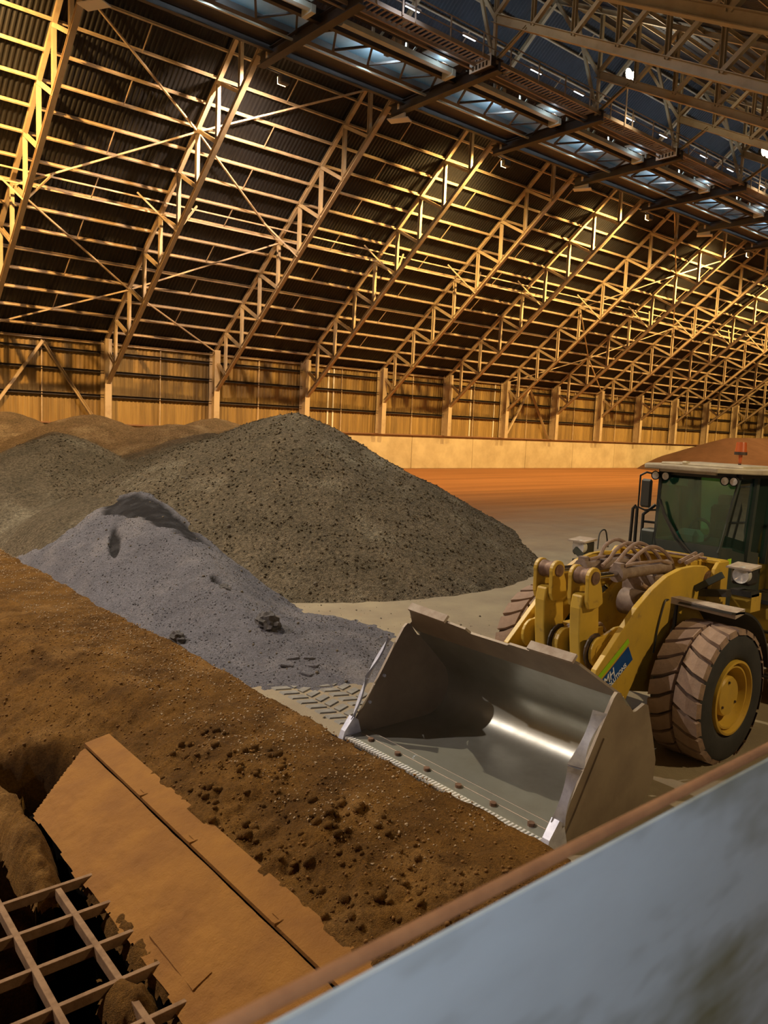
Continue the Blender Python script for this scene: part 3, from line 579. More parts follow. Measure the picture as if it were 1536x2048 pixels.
# ------------------------------------------------------------------ hopper
h = empty('hopper', (3.4, 7.5, -.75), label='dust covered steel hopper mouth sloping down to the grizzly', cat='hopper')
def hp(name, mb, m, **kw): o = mb.build(name, M[m], h, **kw); o.location = -h.location; return o
hp('rim_plate', MB().add([(3.66, 3, -.33), (4.0, 3, -.27), (4.0, 10.5, -.27), (3.66, 10.5, -.33), (3.66, 3, -.37), (4.0, 3, -.31), (4.0, 10.5, -.31), (3.66, 10.5, -.37)], [(0, 1, 2, 3), (0, 4, 5, 1), (3, 2, 6, 7), (0, 3, 7, 4), (7, 6, 5, 4)]), 'liner')
lo = heightfield('liner_plate', lambda X, Y: -.37-(3.64-X)*.488+.016*fbm(X, Y, 2.2, 4, 41)+.012*fbm(X, Y*.6, 14., 3, 42)*np.clip((3.45-X)*4, 0, 1), np.arange(2.74, 3.645, .02), np.arange(3, 10.45, .025), M['liner'], lambda X, Y, Z: (Y < 10.45-.8*(3.64-X)) & (X > 2.78+.07*fbm(Y, Y*0+1, 2., 3, 43)), h); lo.location = -h.location
hp('wear_strip', MB().add([(2.92, 5.72, -.705), (3.1, 5.72, -.615), (3.1, 6.62, -.615), (2.92, 6.62, -.705), (2.92, 5.72, -.75), (3.1, 5.72, -.67), (3.1, 6.62, -.67), (2.92, 6.62, -.75)], [(0, 1, 2, 3), (0, 4, 5, 1), (3, 2, 6, 7), (0, 3, 7, 4), (1, 5, 6, 2)]), 'liner')
for y in (5.6, 7.3, 8.6): hp('seam_tab', MB().box((3.7, y, -.322), (.1, .03, .02)).box((3.73, y+.06, -.318), (.03, .14, .016)), 'liner')
for c, d in (((-1.55, 6, -2.5), (.1, 9, 4)), ((3.2, 6, -3.2), (.1, 9, 4)), ((1, 10.5, -3.2), (5, .1, 4)), ((1, 6, -4.5), (5.2, 9, .1))): hp('pit_wall', MB().box(c, d), 'pit')
hp('end_wall', MB().box((1.2, 1.45, -1.2), (5.6, .1, 2.4)), 'liner')
gz = empty('grizzly_grid', (2.0, 7, -.75), label='grid of crossing dusty steel bars over the dark hopper pit', cat='grating')
for x in (.85, 1.4, 1.95, 2.5):
    MB().box((x-2.0, -1.0 if x < 2.5 else -1.15, -.05), (.06, 6.6 if x < 2.5 else 4.2, .11)).build('bar', M['grizzly'], gz, bevel=.006)
for i in range(9):
    y = 3.3+.578*i+.09; MB().box((-.45, y-7, -.05), (2.75, .05, .1)).build('bar', M['grizzly'], gz, bevel=.006)
# ------------------------------------------------------------------ guard panel in front of the viewpoint
p = empty('guard_panel', (5, .7, 0), label='blurred grey painted guard panel with rusty dusty top edge, close in front', cat='panel')
MB().box((0, 0, 1.76), (16, .008, 3.5)).build('sheet', M['panel'], p)
MB().box((0, .0035, 3.535), (16, .016, .018)).build('top_rail', M['rust'], p, bevel=.006)
MB().box((0, .012, 1.74), (16, .006, 3.46)).build('bounce_cut_sheet', M['bouncecut'], p)  # unseen dark sheet, added to cut light bounced onto the bucket
for x in (-7, -4.5, -2, .5, 3, 5.5, 7.5): MB().box((x, .05, 1.74), (.06, .06, 3.3)).build('stiffener', M['bouncecut'], p)
# ------------------------------------------------------------------ wheel loader
YC = 6.28
ld = empty('wheel_loader', (11.2, YC, 0), label='yellow wheel loader with black cab and big empty bucket lowered to the floor', cat='loader')
def curve(pts, n=5):        # smooth path through the points
    P = [Vector(p) for p in pts]; P = [P[0]*2-P[1]]+P+[P[-1]*2-P[-2]]; R = []
    for i in range(1, len(P)-2):
        a, b, c, d = P[i-1:i+3]
        for k in range(n):
            t = k/n; R.append(.5*((b*2)+(c-a)*t+(a*2-b*5+c*4-d)*t*t+(b*3-a-c*3+d)*t**3))
    return R+[P[-2]]
def lp(name, mb, m, label=None, **kw):
    o = mb.build(name, M[m], ld, **kw); o.location = -ld.location; return tag(o, label)
def sub(par, name, mb, m, label=None, **kw): return tag(mb.build(name, M[m], par, **kw), label)
def arc(cx, cz, r, a0, a1, n): return [(cx+r*math.cos(math.radians(a0+(a1-a0)*i/n)), cz+r*math.sin(math.radians(a0+(a1-a0)*i/n))) for i in range(n+1)]
# bucket
YN, YF = 4.57, 7.97
prof = [(6.32, .045), (6.6, .035), (7.0, .03), (7.4, .03), (7.72, .03)]+arc(7.72, .45, .42, -90, 45, 14)[1:]+[(7.85, .92), (7.65, 1.12), (7.42, 1.34)]
bk = lp('bucket', MB().sweep(prof, YN+.02, YF-.02, .035), 'bucket', angle=60)
# spill guard: sheet leaning forward with a stepped top edge
def slope_pt(y, d, off=0): return (7.42-d*.71+off*.7, y, 1.34+d*.71+off*.7)
edge = [(YN+.02, .0), (YN+.02, .08), (YN+.36, .50), (5.02, .54), (5.62, .54), (5.64, .47), (5.95, .47), (6.0, .43), (6.62, .43), (6.66, .50), (7.2, .56), (7.64, .60), (YF-.12, .24), (YF-.02, .16), (YF-.02, .0)]
n = len(edge); sg = MB().add([slope_pt(y, d) for y, d in edge]+[slope_pt(y, d, .03) for y, d in edge], [tuple(range(n)), tuple(range(2*n-1, n-1, -1))]+[(i, n+i, n+(i+1) % n, (i+1) % n) for i in range(n)])
sub(bk, 'spill_guard', sg, 'bucketside')
for y0, y1, d0, d1 in ((4.98, 5.62, .545, .545), (6.98, 7.64, .555, .605)):
    sub(bk, 'guard_edge', MB().add([slope_pt(y0, d0-.02, -.02), slope_pt(y1, d1-.02, -.02), slope_pt(y1, d1+.02, -.02), slope_pt(y0, d0+.02, -.02), slope_pt(y0, d0-.02, .09), slope_pt(y1, d1-.02, .09), slope_pt(y1, d1+.02, .09), slope_pt(y0, d0+.02, .09)], [(0, 1, 2, 3), (7, 6, 5, 4), (0, 4, 5, 1), (1, 5, 6, 2), (2, 6, 7, 3), (3, 7, 4, 0)]), 'dusty')
side = [(6.25, .0), (6.36, .16), (6.7, .66), (7.0, 1.12), (7.2, 1.41), (7.26, 1.46), (7.33, 1.44), (7.40, 1.34), (7.46, 1.27), (7.53, 1.25), (7.6, 1.17), (7.66, 1.17), (7.83, 1.22), (7.9, 1.19), (8.05, .8), (8.16, .48), (8.14, .25), (8.03, .08), (7.85, 0.0), (7.4, -.02)]
for y, nm in ((YN, 'near'), (YF, 'far')):
    s_ = sub(bk, 'side_plate', MB().plate(side, y-.02, y+.02), 'bucketside')
    o_ = -1 if nm == 'near' else 1
    # welded wear plate outside and seam lines
    sub(bk, 'side_wear_plate', MB().plate([(6.42, .02), (6.6, .28), (7.05, 1.0), (7.12, 1.0), (6.75, .38), (6.55, .02)], y+o_*.02, y+o_*.04), 'bucketside')
    sub(bk, 'weld_seam', MB().tube([(6.72, .03, y-o_*.025), (6.95, .42, y-o_*.025), (7.02, .62, y-o_*.025)], .008, 6), 'bucket')
    sub(bk, 'weld_seam', MB().tube([(6.98, .5, y+o_*.025), (7.2, .9, y+o_*.025), (7.38, 1.2, y+o_*.025)], .008, 6), 'bucketside')
    # worn side cutters, bowed outward
    def cutter(a, b, w0, w1, bow):
        m = MB(); n = 10; A = []; B = []; A2 = []; B2 = []
        for i in range(n+1):
            t = i/n; x = a[0]+(b[0]-a[0])*t; z = a[1]+(b[1]-a[1])*t; w = (w0+(w1-w0)*t)*(.55+.45*math.sin(math.pi*(.12+.76*t)))
            c = bow*(math.sin(math.pi*t)-.55)
            A.append((x-.05+c*.5, y-o_*.03, z+.03)); B.append((x-.03+w*.6-c*.6, y+o_*(.035+w*.5-c*.3), z-w*.25)); A2.append((x-.03+c*.5, y-o_*.03, z+.0)); B2.append((x+w*.6-c*.3, y+o_*(.02+w*.35), z-w*.25-.03))
        k = n+1; fs = []
        for i in range(n): fs += [(i, i+1, k+i+1, k+i), (2*k+i, 3*k+i, 3*k+i+1, 2*k+i+1), (i, 2*k+i, 2*k+i+1, i+1), (k+i, k+i+1, 3*k+i+1, 3*k+i)]
        fs += [(0, k, 3*k, 2*k), (n, 3*k-1, 4*k-1, 2*k-1)]
        return m.add(A+B+A2+B2, fs, True)
    sub(bk, 'side_cutter', cutter((6.60, .80), (6.98, 1.30), .085, .05, .13), 'bright', 'shiny worn cutter plate')
    sub(bk, 'side_cutter', cutter((6.38, .24), (6.60, .78), .06, .075, .10), 'bright', 'shiny worn cutter plate')
    sub(bk, 'corner_guard', MB().add([(6.15, y-.05, -.01), (6.15, y+.05, -.01), (6.5, y+.05, -.01), (6.5, y-.05, -.01), (6.2, y-.045, .13), (6.2, y+.045, .13), (6.34, y+.05, .30), (6.34, y-.05, .30), (6.42, y+.05, .25), (6.42, y-.05, .25)], [(0, 1, 2, 3), (0, 4, 5, 1), (4, 7, 6, 5), (7, 9, 8, 6), (3, 2, 8, 9), (1, 5, 6, 8, 2), (0, 3, 9, 7, 4)]), 'bright')
    for q in ((6.62, .45), (6.86, .78)): sub(bk, 'cutter_bolt', MB().cyl((q[0], y-o_*.02, q[1]), (q[0], y-o_*.05, q[1]), .022, 8), 'bright')
sub(bk, 'cutting_edge', MB().add([(6.2, YN, .0), (6.2, YF, .0), (6.58, YF, .0), (6.58, YN, .0), (6.2, YN, .03), (6.2, YF, .03), (6.3, YN, .055), (6.3, YF, .055), (6.58, YN, .075), (6.58, YF, .075)], [(3, 2, 1, 0), (0, 1, 5, 4), (4, 5, 7, 6), (6, 7, 9, 8), (8, 9, 2, 3), (0, 4, 6, 8, 3), (1, 2, 9, 7, 5)]), 'bucket')
sub(bk, 'edge_seam', MB().tube([(6.45, YN+.1, .068), (6.45, YF-.1, .068)], .008, 6), 'bucketside')
sub(bk, 'edge_seam', MB().tube([(6.6, YN+.05, .06), (6.6, YF-.05, .06)], .01, 6), 'bucketside')
st = MB()
for i in range(62): st.box((6.235, YN+.06+i*.0535, .05), (.085, .024, .03))
tag(sub(bk, 'edge_ridges', st, 'white', 'row of bright ridges along the lip'), kind='stuff')
for i in range(6): sub(bk, 'lip_bolt', MB().cyl((6.4, YN+.35+i*.54, .06), (6.4, YN+.35+i*.54, .095), .04, 10), 'pin')
for y in (5.62, 5.92, 6.64, 6.94): sub(bk, 'hinge_plate', MB().plate([(8.22, .15), (8.22, 1.12), (8.62, 1.0), (8.75, .75), (8.6, .3), (8.4, .12)], y-.03, y+.03), 'yellow', bevel=.01)
# boom arms
boom = [(8.28, .35), (8.24, .55), (8.14, .85), (8.28, 1.27), (8.75, 1.68), (9.1, 1.97), (9.45, 2.18), (9.8, 2.33), (10.15, 2.4), (10.5, 2.41), (10.85, 2.38), (11.05, 2.27), (11.1, 2.1), (10.95, 1.95), (10.6, 1.88), (10.2, 1.8), (9.75, 1.6), (9.4, 1.3), (9.1, .9), (8.85, .55), (8.55, .33)]
for y in (5.55, 7.01):
    b = lp('boom_arm', MB().plate(boom, y-.04, y+.04), 'yellow', bevel=.008)
    sub(b, 'pivot_boss', MB().cyl((10.92, y-.09, 2.17), (10.92, y+.09, 2.17), .14, 20), 'pin')
    if y < 6:
        o = y-.045; d = Vector((.65, .42)).normalized(); q = Vector((-d.y, d.x)); c0 = Vector((8.18, .86))
        def dp(u, v, off=0): r = c0+d*u+q*v; return (r.x, o-off, r.y)
        # decal runs along the arm, lower part hidden behind the bucket
        sub(b, 'decal', MB().add([dp(.0, -.11), dp(.98, -.13), dp(.98, .1), dp(.0, .1), dp(.0, -.11, .003), dp(.98, -.13, .003), dp(.98, .1, .003), dp(.0, .1, .003)], [(4, 5, 6, 7), (0, 4, 7, 3), (1, 2, 6, 5), (2, 3, 7, 6), (0, 1, 5, 4)]), 'decal', 'blue sign panel')
        sub(b, 'decal_stripe', MB().add([dp(.0, .135), dp(1.02, .135), dp(1.02, .205), dp(.0, .205), dp(.0, .135, .003), dp(1.02, .135, .003), dp(1.02, .205, .003), dp(.0, .205, .003)], [(4, 5, 6, 7), (0, 4, 7, 3), (1, 2, 6, 5), (2, 3, 7, 6), (0, 1, 5, 4)]), 'green', 'lime green stripe')
        ang = math.atan2(d.y, d.x)
        for body, u, v, size, shear in (('MH', .33, -.035, .165, .25), ('AL SOLUTIONS', .22, -.115, .088, 0)):
            cu = bpy.data.curves.new('lettering', 'FONT'); cu.body = body; cu.size = size; cu.extrude = .0015; cu.shear = shear; cu.offset = .0025; cu.space_character = 1.02
            to = bpy.data.objects.new('lettering', cu); C.objects.link(to); to.parent = b
            P = dp(u, v, .0035); to.location = P
            to.matrix_local = Matrix(((d.x, q.x, 0, P[0]), (0, 0, -1, P[1]), (d.y, q.y, 0, P[2]), (0, 0, 0, 1)))
            cu.materials.append(M['letter']); cu.resolution_u = 3
lp('cross_tube', MB().cyl((9.25, 5.55, 1.28), (9.25, 7.01, 1.28), .19, 24).box((9.0, 6.28, 1.45), (.3, .5, .3)), 'yellow', bevel=.01)
# tilt levers with their brackets
def lever(y):
    L = lp('tilt_lever', MB(), 'yellow') if False else None
    sh = [(8.56, .85), (8.50, 1.2), (8.44, 1.6), (8.42, 1.95), (8.45, 2.12), (8.52, 2.14), (8.66, 2.14), (8.74, 2.1), (8.84, 1.9), (8.87, 1.65), (8.84, 1.35), (8.78, 1.15), (8.8, .9), (8.7, .78)]
    L = lp('tilt_lever', MB().plate(sh, y-.085, y+.085), 'yellow', bevel=.02)
    ear = [(8.46, 2.05)]+arc(8.58, 2.36, .135, 200, -20, 12)+[(8.76, 2.2), (8.8, 2.0), (8.7, 1.95), (8.5, 1.95)]
    for s in (-1, 1):
        sub(L, 'fork_ear', MB().plate(ear, y+s*.135-.03, y+s*.135+.03), 'yellow', bevel=.01)
        sub(L, 'pin_cap', MB().cyl((8.58, y+s*.165, 2.36), (8.58, y+s*.185, 2.36), .085, 16), 'pin')
    sub(L, 'pin_collar', MB().lathe([(.05, -.1), (.115, -.1), (.118, -.06), (.1, -.02), (.1, .02), (.118, .06), (.115, .1), (.05, .1)], (8.58, y, 2.36), 'y', 20), 'pin')
    sub(L, 'pivot_hub', MB().cyl((8.74, y-.16, 1.38), (8.74, y+.16, 1.38), .17, 20), 'grease')
    tear = arc(8.62, 1.4, .2, 80, 280, 10)+[(9.3, 1.5), (9.25, 1.68), (8.95, 1.68)]
    s = -1
    B = lp('lever_bracket', MB().plate(tear, y+s*.27-.025, y+s*.27+.025), 'yellow', bevel=.01)
    sub(B, 'pin_plate', MB().plate(arc(8.6, 1.42, .09, 60, 300, 8)+[(8.85, 1.52), (8.83, 1.6)], y-.27-.04, y-.27-.026), 'yellow')
    B2 = lp('lever_bracket', MB().plate(tear, y+.24, y+.29), 'yellow', bevel=.01)
    sub(B, 'grease_patch', MB().plate(arc(8.60, 1.4, .24, 75, 285, 10)+[(9.0, 1.2)], y-.235, y-.215), 'grease')
    # tilt cylinder
    Cy = lp('tilt_cylinder', MB().lathe([(.02, .78), (.105, .78), (.105, .84), (.085, .86), (.085, 1.95), (.1, 1.97), (.1, 2.05), (.03, 2.06)], (8.58, y, 2.32), 'x', 20), 'cylinder', angle=40)
    sub(Cy, 'rod', MB().cyl((8.62, y, 2.34), (9.42, y, 2.32), .042, 14), 'chrome')
    sub(Cy, 'gland', MB().cyl((9.3, y, 2.32), (9.42, y, 2.32), .115, 14).box((9.36, y, 2.44), (.1, .12, .06)), 'cylinder')
    sub(Cy, 'feed_pipe', MB().tube([(9.4, y-.06, 2.43), (9.6, y-.07, 2.45), (10.3, y-.07, 2.44), (10.55, y-.07, 2.38)], .025, 8), 'hose')
lever(6.0); lever(6.58)
# hoses arching over the front frame
for i in range(4):
    y = 5.98+.19*i
    lp('hose', MB().tube(curve([(9.38+.06*i, y, 2.36), (9.6+.05*i, y+.02, 2.44+.02*(i%2)), (9.9, y+.05, 2.56+.03*(i%2)), (10.2, y+.07, 2.63+.03*(i%2)), (10.5, y+.06, 2.57), (10.75, y+.04, 2.40), (10.85, y+.02, 2.2)]), .028, 8), 'hose')
lp('hose', MB().tube(curve([(9.55, 5.75, 2.2), (9.75, 5.72, 2.12), (10.2, 5.72, 2.1), (10.5, 5.72, 2.18)]), .03, 8), 'hose')
lp('hose', MB().tube(curve([(10.3, 7.0, 2.45), (10.4, 7.05, 2.68), (10.55, 7.05, 2.72), (10.65, 7.05, 2.45)]), .012, 6), 'black')
for i in range(3): lp('hose', MB().tube(curve([(9.35, 6.1+.12*i, 1.45), (9.15, 6.1+.12*i, 1.62), (8.95, 6.12+.12*i, 1.55)]), .03, 8), 'hose')
# front frame, axle
fr = lp('front_frame', MB().plate([(9.3, .75), (9.6, 1.5), (10.4, 1.85), (10.75, 2.1), (10.8, 2.42), (11.2, 2.42), (11.3, 2.0), (11.4, .7), (10.2, .55)], 5.72, 5.80).plate([(9.3, .75), (9.6, 1.5), (10.4, 1.85), (10.75, 2.1), (10.8, 2.42), (11.2, 2.42), (11.3, 2.0), (11.4, .7), (10.2, .55)], 6.76, 6.84), 'yellow', bevel=.01)
for q in (5.40, 7.10): sub(fr, 'tower_plate', MB().plate([(10.78, 1.95), (10.9, 2.35), (11.0, 2.44), (11.3, 2.44), (11.3, 1.6), (10.9, 1.6)], q, q+.06), 'yellow', bevel=.01)
sub(fr, 'tower_crosspiece', MB().box((11.2, YC, 2.42), (.22, 1.7, .06)).box((11.28, YC, 2.2), (.06, 1.6, .45)), 'yellow', bevel=.008)
sub(fr, 'tower_pipe', MB().tube([(11.0, 5.6, 2.47), (10.9, 6.9, 2.47)], .02, 6).tube([(10.6, 5.7, 2.42), (11.15, 5.75, 2.5)], .03, 6).tube([(10.6, 5.8, 2.42), (11.15, 5.85, 2.5)], .03, 6), 'hose')
sub(fr, 'valve_block', MB().rbox((10.6, YC, 2.05), (.5, .6, .35), .04).cyl((10.3, YC-.2, 1.75), (10.3, YC+.2, 1.75), .2, 16), 'cylinder')
lp('front_axle', MB().lathe([(.1, -1.5), (.2, -1.2), (.2, -.5), (.3, -.3), (.3, .3), (.2, .5), (.2, 1.2), (.1, 1.5)], (10.12, YC, .82), 'y', 24), 'dusty')
lp('frame_crossmember', MB().box((9.5, YC, 1.0), (.2, 1.0, .5)), 'grease')
# wheels
def wheel(x, y, out):     # out = -1: outer face towards -Y
    Rw, Wd = .885, .74
    w = empty('wheel', (0, 0, 0), ld); w.location = (x-ld.location.x, y-YC, .845)
    s = out
    pr = [(.50, s*.30), (.53, s*.345), (.60, s*.368), (.70, s*.372), (.79, s*.362), (.845, s*.34), (.855, s*.30), (.86, 0), (.855, -s*.30), (.845, -s*.34), (.79, -s*.362), (.6, -s*.368), (.5, -s*.3)]
    sub(w, 'tyre', MB().lathe(pr[:6], (0, 0, 0), 'y', 64), 'tyre', angle=60)
    sub(w, 'tread_band', MB().lathe(pr[5:9], (0, 0, 0), 'y', 64), 'groove', angle=60)
    sub(w, 'tyre_wall', MB().lathe(pr[8:], (0, 0, 0), 'y', 48), 'tyre', angle=60)
    n = 22; me = {}
    for side_ in (-1, 1):
        m = MB(); st = 2*math.pi/n
        # chevron lug: shoulder block and centre block, drawn in (angle, across) and wrapped on the tread
        outl = [(-.02, .012), (.42, .185), (.66, .345), (.66, .365), (1.5, .365), (1.5, .345), (1.3, .185), (.88, .012)]
        outl = [(a*.98, v) for a, v in outl]
        def P(a, v, r): return (r*math.cos(a*st), side_*v, r*math.sin(a*st))
        rt_ = [.925 if v < .2 else (.915 if v < .35 else .86) for a, v in outl]
        top = []
        cxa = sum(a for a, v in outl)/8; cxv = sum(v for a, v in outl)/8
        top = [P(cxa+(a-cxa)*.92, cxv+(v-cxv)*.95, r) for (a, v), r in zip(outl, rt_)]
        bot = [P(a, v, .845) for a, v in outl]
        fs = [(0, 1, 6, 7), (1, 2, 5, 6), (2, 3, 4, 5)]+[(i, 8+i, 8+(i+1) % 8, (i+1) % 8) for i in range(8)]
        if side_ > 0: fs = [f[::-1] for f in fs]
        m.add(top+bot, fs); me[side_] = m.mesh('tread_block', M['tread'])
        for i in range(n):
            o = link('tread_block', me[side_], w); o.rotation_euler = (0, -i*st+(.5*st if side_ > 0 else 0), 0)
    rim = [(.505, s*.30), (.50, s*.375), (.47, s*.38), (.455, s*.34), (.44, s*.30), (.425, s*.335), (.40, s*.335), (.385, s*.25), (.36, s*.20), (.34, s*.12), (.30, s*.10)]
    r = sub(w, 'rim', MB().lathe(rim, (0, 0, 0), 'y', 56), 'yellow', angle=25)
    sub(w, 'bolt_face', MB().lathe([(.345, s*.12), (.26, s*.12)], (0, 0, 0), 'y', 48), 'dusty')
    sub(w, 'hub', MB().lathe([(.27, s*.10), (.27, s*.27), (.25, s*.30), (.0, s*.305)], (0, 0, 0), 'y', 48), 'yellow', angle=30)
    bm = MB()
    for i in range(32):
        q = 2*math.pi*i/32; bm.cyl((.312*math.cos(q), s*.12, .312*math.sin(q)), (.312*math.cos(q), s*.155, .312*math.sin(q)), .017, 6)
    sub(w, 'wheel_nuts', bm, 'dusty'); w.children[-1]['kind'] = 'stuff'
    for q in (100, 215, 330): sub(w, 'hub_plug', MB().cyl((.2*math.cos(math.radians(q)), s*.30, .2*math.sin(math.radians(q))), (.2*math.cos(math.radians(q)), s*.318, .2*math.sin(math.radians(q))), .018, 8), 'grease')
    return w
wheel(10.04, 4.94, -1); wheel(10.04, 7.62, 1); wheel(13.5, 4.94, -1); wheel(13.5, 7.62, 1)
# fenders
for y0, y1, o_ in ((4.66, 5.52, -1), (7.04, 7.9, 1)):
    fd = arc(10.12, .845, 1.12, 92, 10, 14); fd = [(9.95, 1.985)]+fd
    f_ = lp('fender', MB().sweep(fd, y0, y1, .03), 'black', angle=50)
    yo_ = y0 if o_ < 0 else y1; yi_ = y1 if o_ < 0 else y0
    sub(f_, 'fender_lip', MB().add([(9.93, yi_, 2.03), (10.15, yi_, 2.02), (10.32, yo_, 1.99), (10.06, yo_, 1.96), (9.93, yi_, 1.94), (10.15, yi_, 1.95), (10.32, yo_, 1.92), (10.06, yo_, 1.88)], [(0, 1, 2, 3), (7, 6, 5, 4), (0, 3, 7, 4), (3, 2, 6, 7), (1, 5, 6, 2), (0, 4, 5, 1)]), 'dusty', 'dust covered front lip')
    sub(f_, 'fender_stay', MB().tube([(10.1, yi_, 1.92), (10.0, yi_-o_*-.05, 1.6), (10.0, yi_, 1.4)], .03, 6), 'black'); sub(f_, 'fender_stay', MB().tube([(10.5, (y0+y1)/2, 1.9), (10.9, yi_, 1.7)], .03, 6), 'black')
lp('brake_line', MB().tube(curve([(9.85, 5.5, 2.0), (9.75, 5.49, 2.0), (9.68, 5.49, 1.85), (9.6, 5.49, 1.6), (9.55, 5.49, 1.3)]), .012, 6), 'black')
# cab
cb = lp('cab', MB().rbox((12.45, 6.32, 1.72), (1.5, 1.14, .9), .05).rbox((12.35, 6.33, 2.36), (1.3, 1.16, .42), .04), 'cabgrey', bevel=.01)
YL, YRr = 5.66, 6.98     # near and far side of the cab at the top
A0, A1 = (11.7, 5.78, 2.57), (11.95, 5.66, 3.66); B0, B1 = (11.7, 6.87, 2.55), (11.95, 7.0, 3.62)
D0, D1 = (12.5, 5.72, 2.4), (12.5, 5.66, 3.68); E0, E1 = (12.5, 6.9, 2.4), (12.5, 7.0, 3.66); G0, G1 = (13.15, 5.72, 2.3), (13.15, 5.66, 3.7); K0, K1 = (13.15, 6.9, 2.3), (13.15, 7.0, 3.7)
def quad(a, b, c, d, th):
    a, b, c, d = map(Vector, (a, b, c, d)); nn = (b-a).cross(d-a).normalized()*th; return MB().add([a, b, c, d, a+nn, b+nn, c+nn, d+nn], [(3, 2, 1, 0), (4, 5, 6, 7), (0, 1, 5, 4), (1, 2, 6, 5), (2, 3, 7, 6), (3, 0, 4, 7)])
sub(cb, 'windshield', quad(A0, B0, B1, A1, .008), 'glass'); sub(cb, 'side_window', quad(D0, A0, A1, D1, .008), 'glass'); sub(cb, 'side_window', quad(B0, E0, E1, B1, .008), 'glass')
sub(cb, 'door_window', quad(G0, D0, D1, G1, .008), 'glass'); sub(cb, 'rear_window', quad(K0, G0, G1, K1, .008), 'glass'); sub(cb, 'side_window', quad(E0, K0, K1, E1, .008), 'glass')
for a, b, w_ in ((A0, A1, .035), (B0, B1, .05), (D0, D1, .09), (E0, E1, .09), (G0, G1, .1), (K0, K1, .1)): sub(cb, 'pillar', MB().beam((a[0], a[1], a[2]-.1), b, Rprof(w_, w_)), 'cabgrey')
sub(cb, 'lower_panel', quad((11.68, 5.76, 2.0), (11.68, 6.9, 2.0), B0, A0, .04), 'cabgrey')
sub(cb, 'lower_side_panel', quad((12.9, 5.68, 1.7), (11.68, 5.74, 1.9), A0, (12.9, 5.70, 2.4), .03), 'cabgrey')
rf = sub(cb, 'roof', MB().add([(x, y, z) for z in (3.70, 3.78) for x, y in ((11.6, 5.86), (11.6, 7.1), (12.0, 7.3), (13.5, 7.3), (13.5, 5.35), (12.05, 5.35))], [(5, 4, 3, 2, 1, 0), (6, 7, 8, 9, 10, 11)]+[(i, (i+1) % 6, 6+(i+1) % 6, 6+i) for i in range(6)]), 'roofwhite', bevel=.02)
sub(cb, 'roof_panel', MB().rbox((12.6, 6.32, 3.79), (1.3, 1.4, .05), .02).rbox((12.0, 6.6, 3.82), (.12, .1, .05), .02), 'roofwhite')
sub(cb, 'roof_header', MB().box((11.9, 6.33, 3.66), (.1, 1.3, .1)).box((12.5, 5.64, 3.68), (1.2, .06, .1)), 'black')
sub(cb, 'visor_bar', MB().box((11.72, 6.4, 3.68), (.05, .95, .035)), 'roofwhite')
for y in (7.0, 6.82, 5.82, 5.68):
    wl_ = sub(cb, 'work_light', MB().lathe([(.02, .1), (.06, .08), (.075, 0)], (11.78, y, 3.585), 'x', 16), 'black')
    sub(cb, 'work_light_lens', MB().lathe([(.0, .0), (.06, 0.01)], (11.775, y, 3.585), 'x', 16), 'lens')
sub(cb, 'wiper', MB().tube([(11.66, 6.2, 2.4), (11.67, 6.45, 2.62), (11.70, 6.72, 2.95), (11.74, 6.86, 3.2)], .022, 6).tube([(11.66, 6.25, 2.4), (11.68, 6.5, 2.6), (11.72, 6.78, 3.0)], .014, 6), 'black')
sub(cb, 'seat', MB().rbox((12.55, 6.3, 2.35), (.5, .5, .16), .05).rbox((12.85, 6.3, 2.75), (.16, .46, .75), .05).rbox((12.86, 6.3, 3.2), (.12, .26, .2), .04), 'seat', bevel=.02)
sub(cb, 'steering_column', MB().tube([(11.85, 6.32, 2.3), (12.1, 6.32, 2.72)], .05, 8).lathe([(.17, -.015), (.2, 0), (.17, .015), (.15, 0), (.17, -.015)], (12.12, 6.32, 2.74), 'x', 24), 'black')
sub(cb, 'console', MB().rbox((11.98, 6.42, 2.58), (.3, .42, .34), .08), 'console', 'pale grey dashboard hood')
sub(cb, 'monitor', MB().rbox((12.15, 5.98, 2.85), (.05, .22, .16), .02).tube([(12.15, 5.98, 2.5), (12.15, 5.98, 2.8)], .02, 6), 'black')
sub(cb, 'dash_shelf', MB().box((11.9, 6.32, 2.5), (.3, 1.05, .04)), 'console')
sub(cb, 'sun_blind', MB().box((11.99, 6.75, 3.5), (.03, .42, .12)), 'console')
bc = lp('beacon', MB().lathe([(.0, .16), (.075, .16), (.082, .13), (.09, .02), (.095, 0), (.095, -.03), (.03, -.04), (.02, -.28), (0, -.28)], (12.85, 6.12, 4.03), 'z', 20), 'beacon', angle=30)
sub(bc, 'beacon_stem', MB().cyl((12.85, 6.12, 3.74), (12.85, 6.12, 3.98), .025, 8).cyl((12.85, 6.12, 3.98), (12.85, 6.12, 4.03), .1, 16), 'grease')
# mirror and far side handrails
mi = lp('mirror', MB().rbox((11.85, 7.18, 3.27), (.07, .2, .48), .03), 'mirror', bevel=.01)
sub(mi, 'mirror_arm', MB().tube([(11.95, 7.0, 3.58), (11.88, 7.22, 3.62), (11.86, 7.32, 3.56), (11.86, 7.32, 3.02), (11.88, 7.2, 2.98), (11.95, 7.0, 3.0)], .018, 6), 'black')
lp('handrail', MB().tube([(11.9, 7.46, 2.0), (11.9, 7.44, 2.98), (11.9, 7.40, 3.03), (11.9, 7.36, 2.98), (11.9, 7.36, 2.0)], .028, 8), 'black')
lp('handrail', MB().tube([(11.92, 7.25, 2.0), (11.92, 7.25, 2.9), (12.0, 7.08, 3.08)], .028, 8).tube([(11.92, 7.25, 2.78), (12.0, 7.0, 2.78)], .022, 6), 'black')
lp('side_box', MB().rbox((12.0, 7.1, 2.42), (.3, .28, .5), .03), 'cabgrey', bevel=.01)
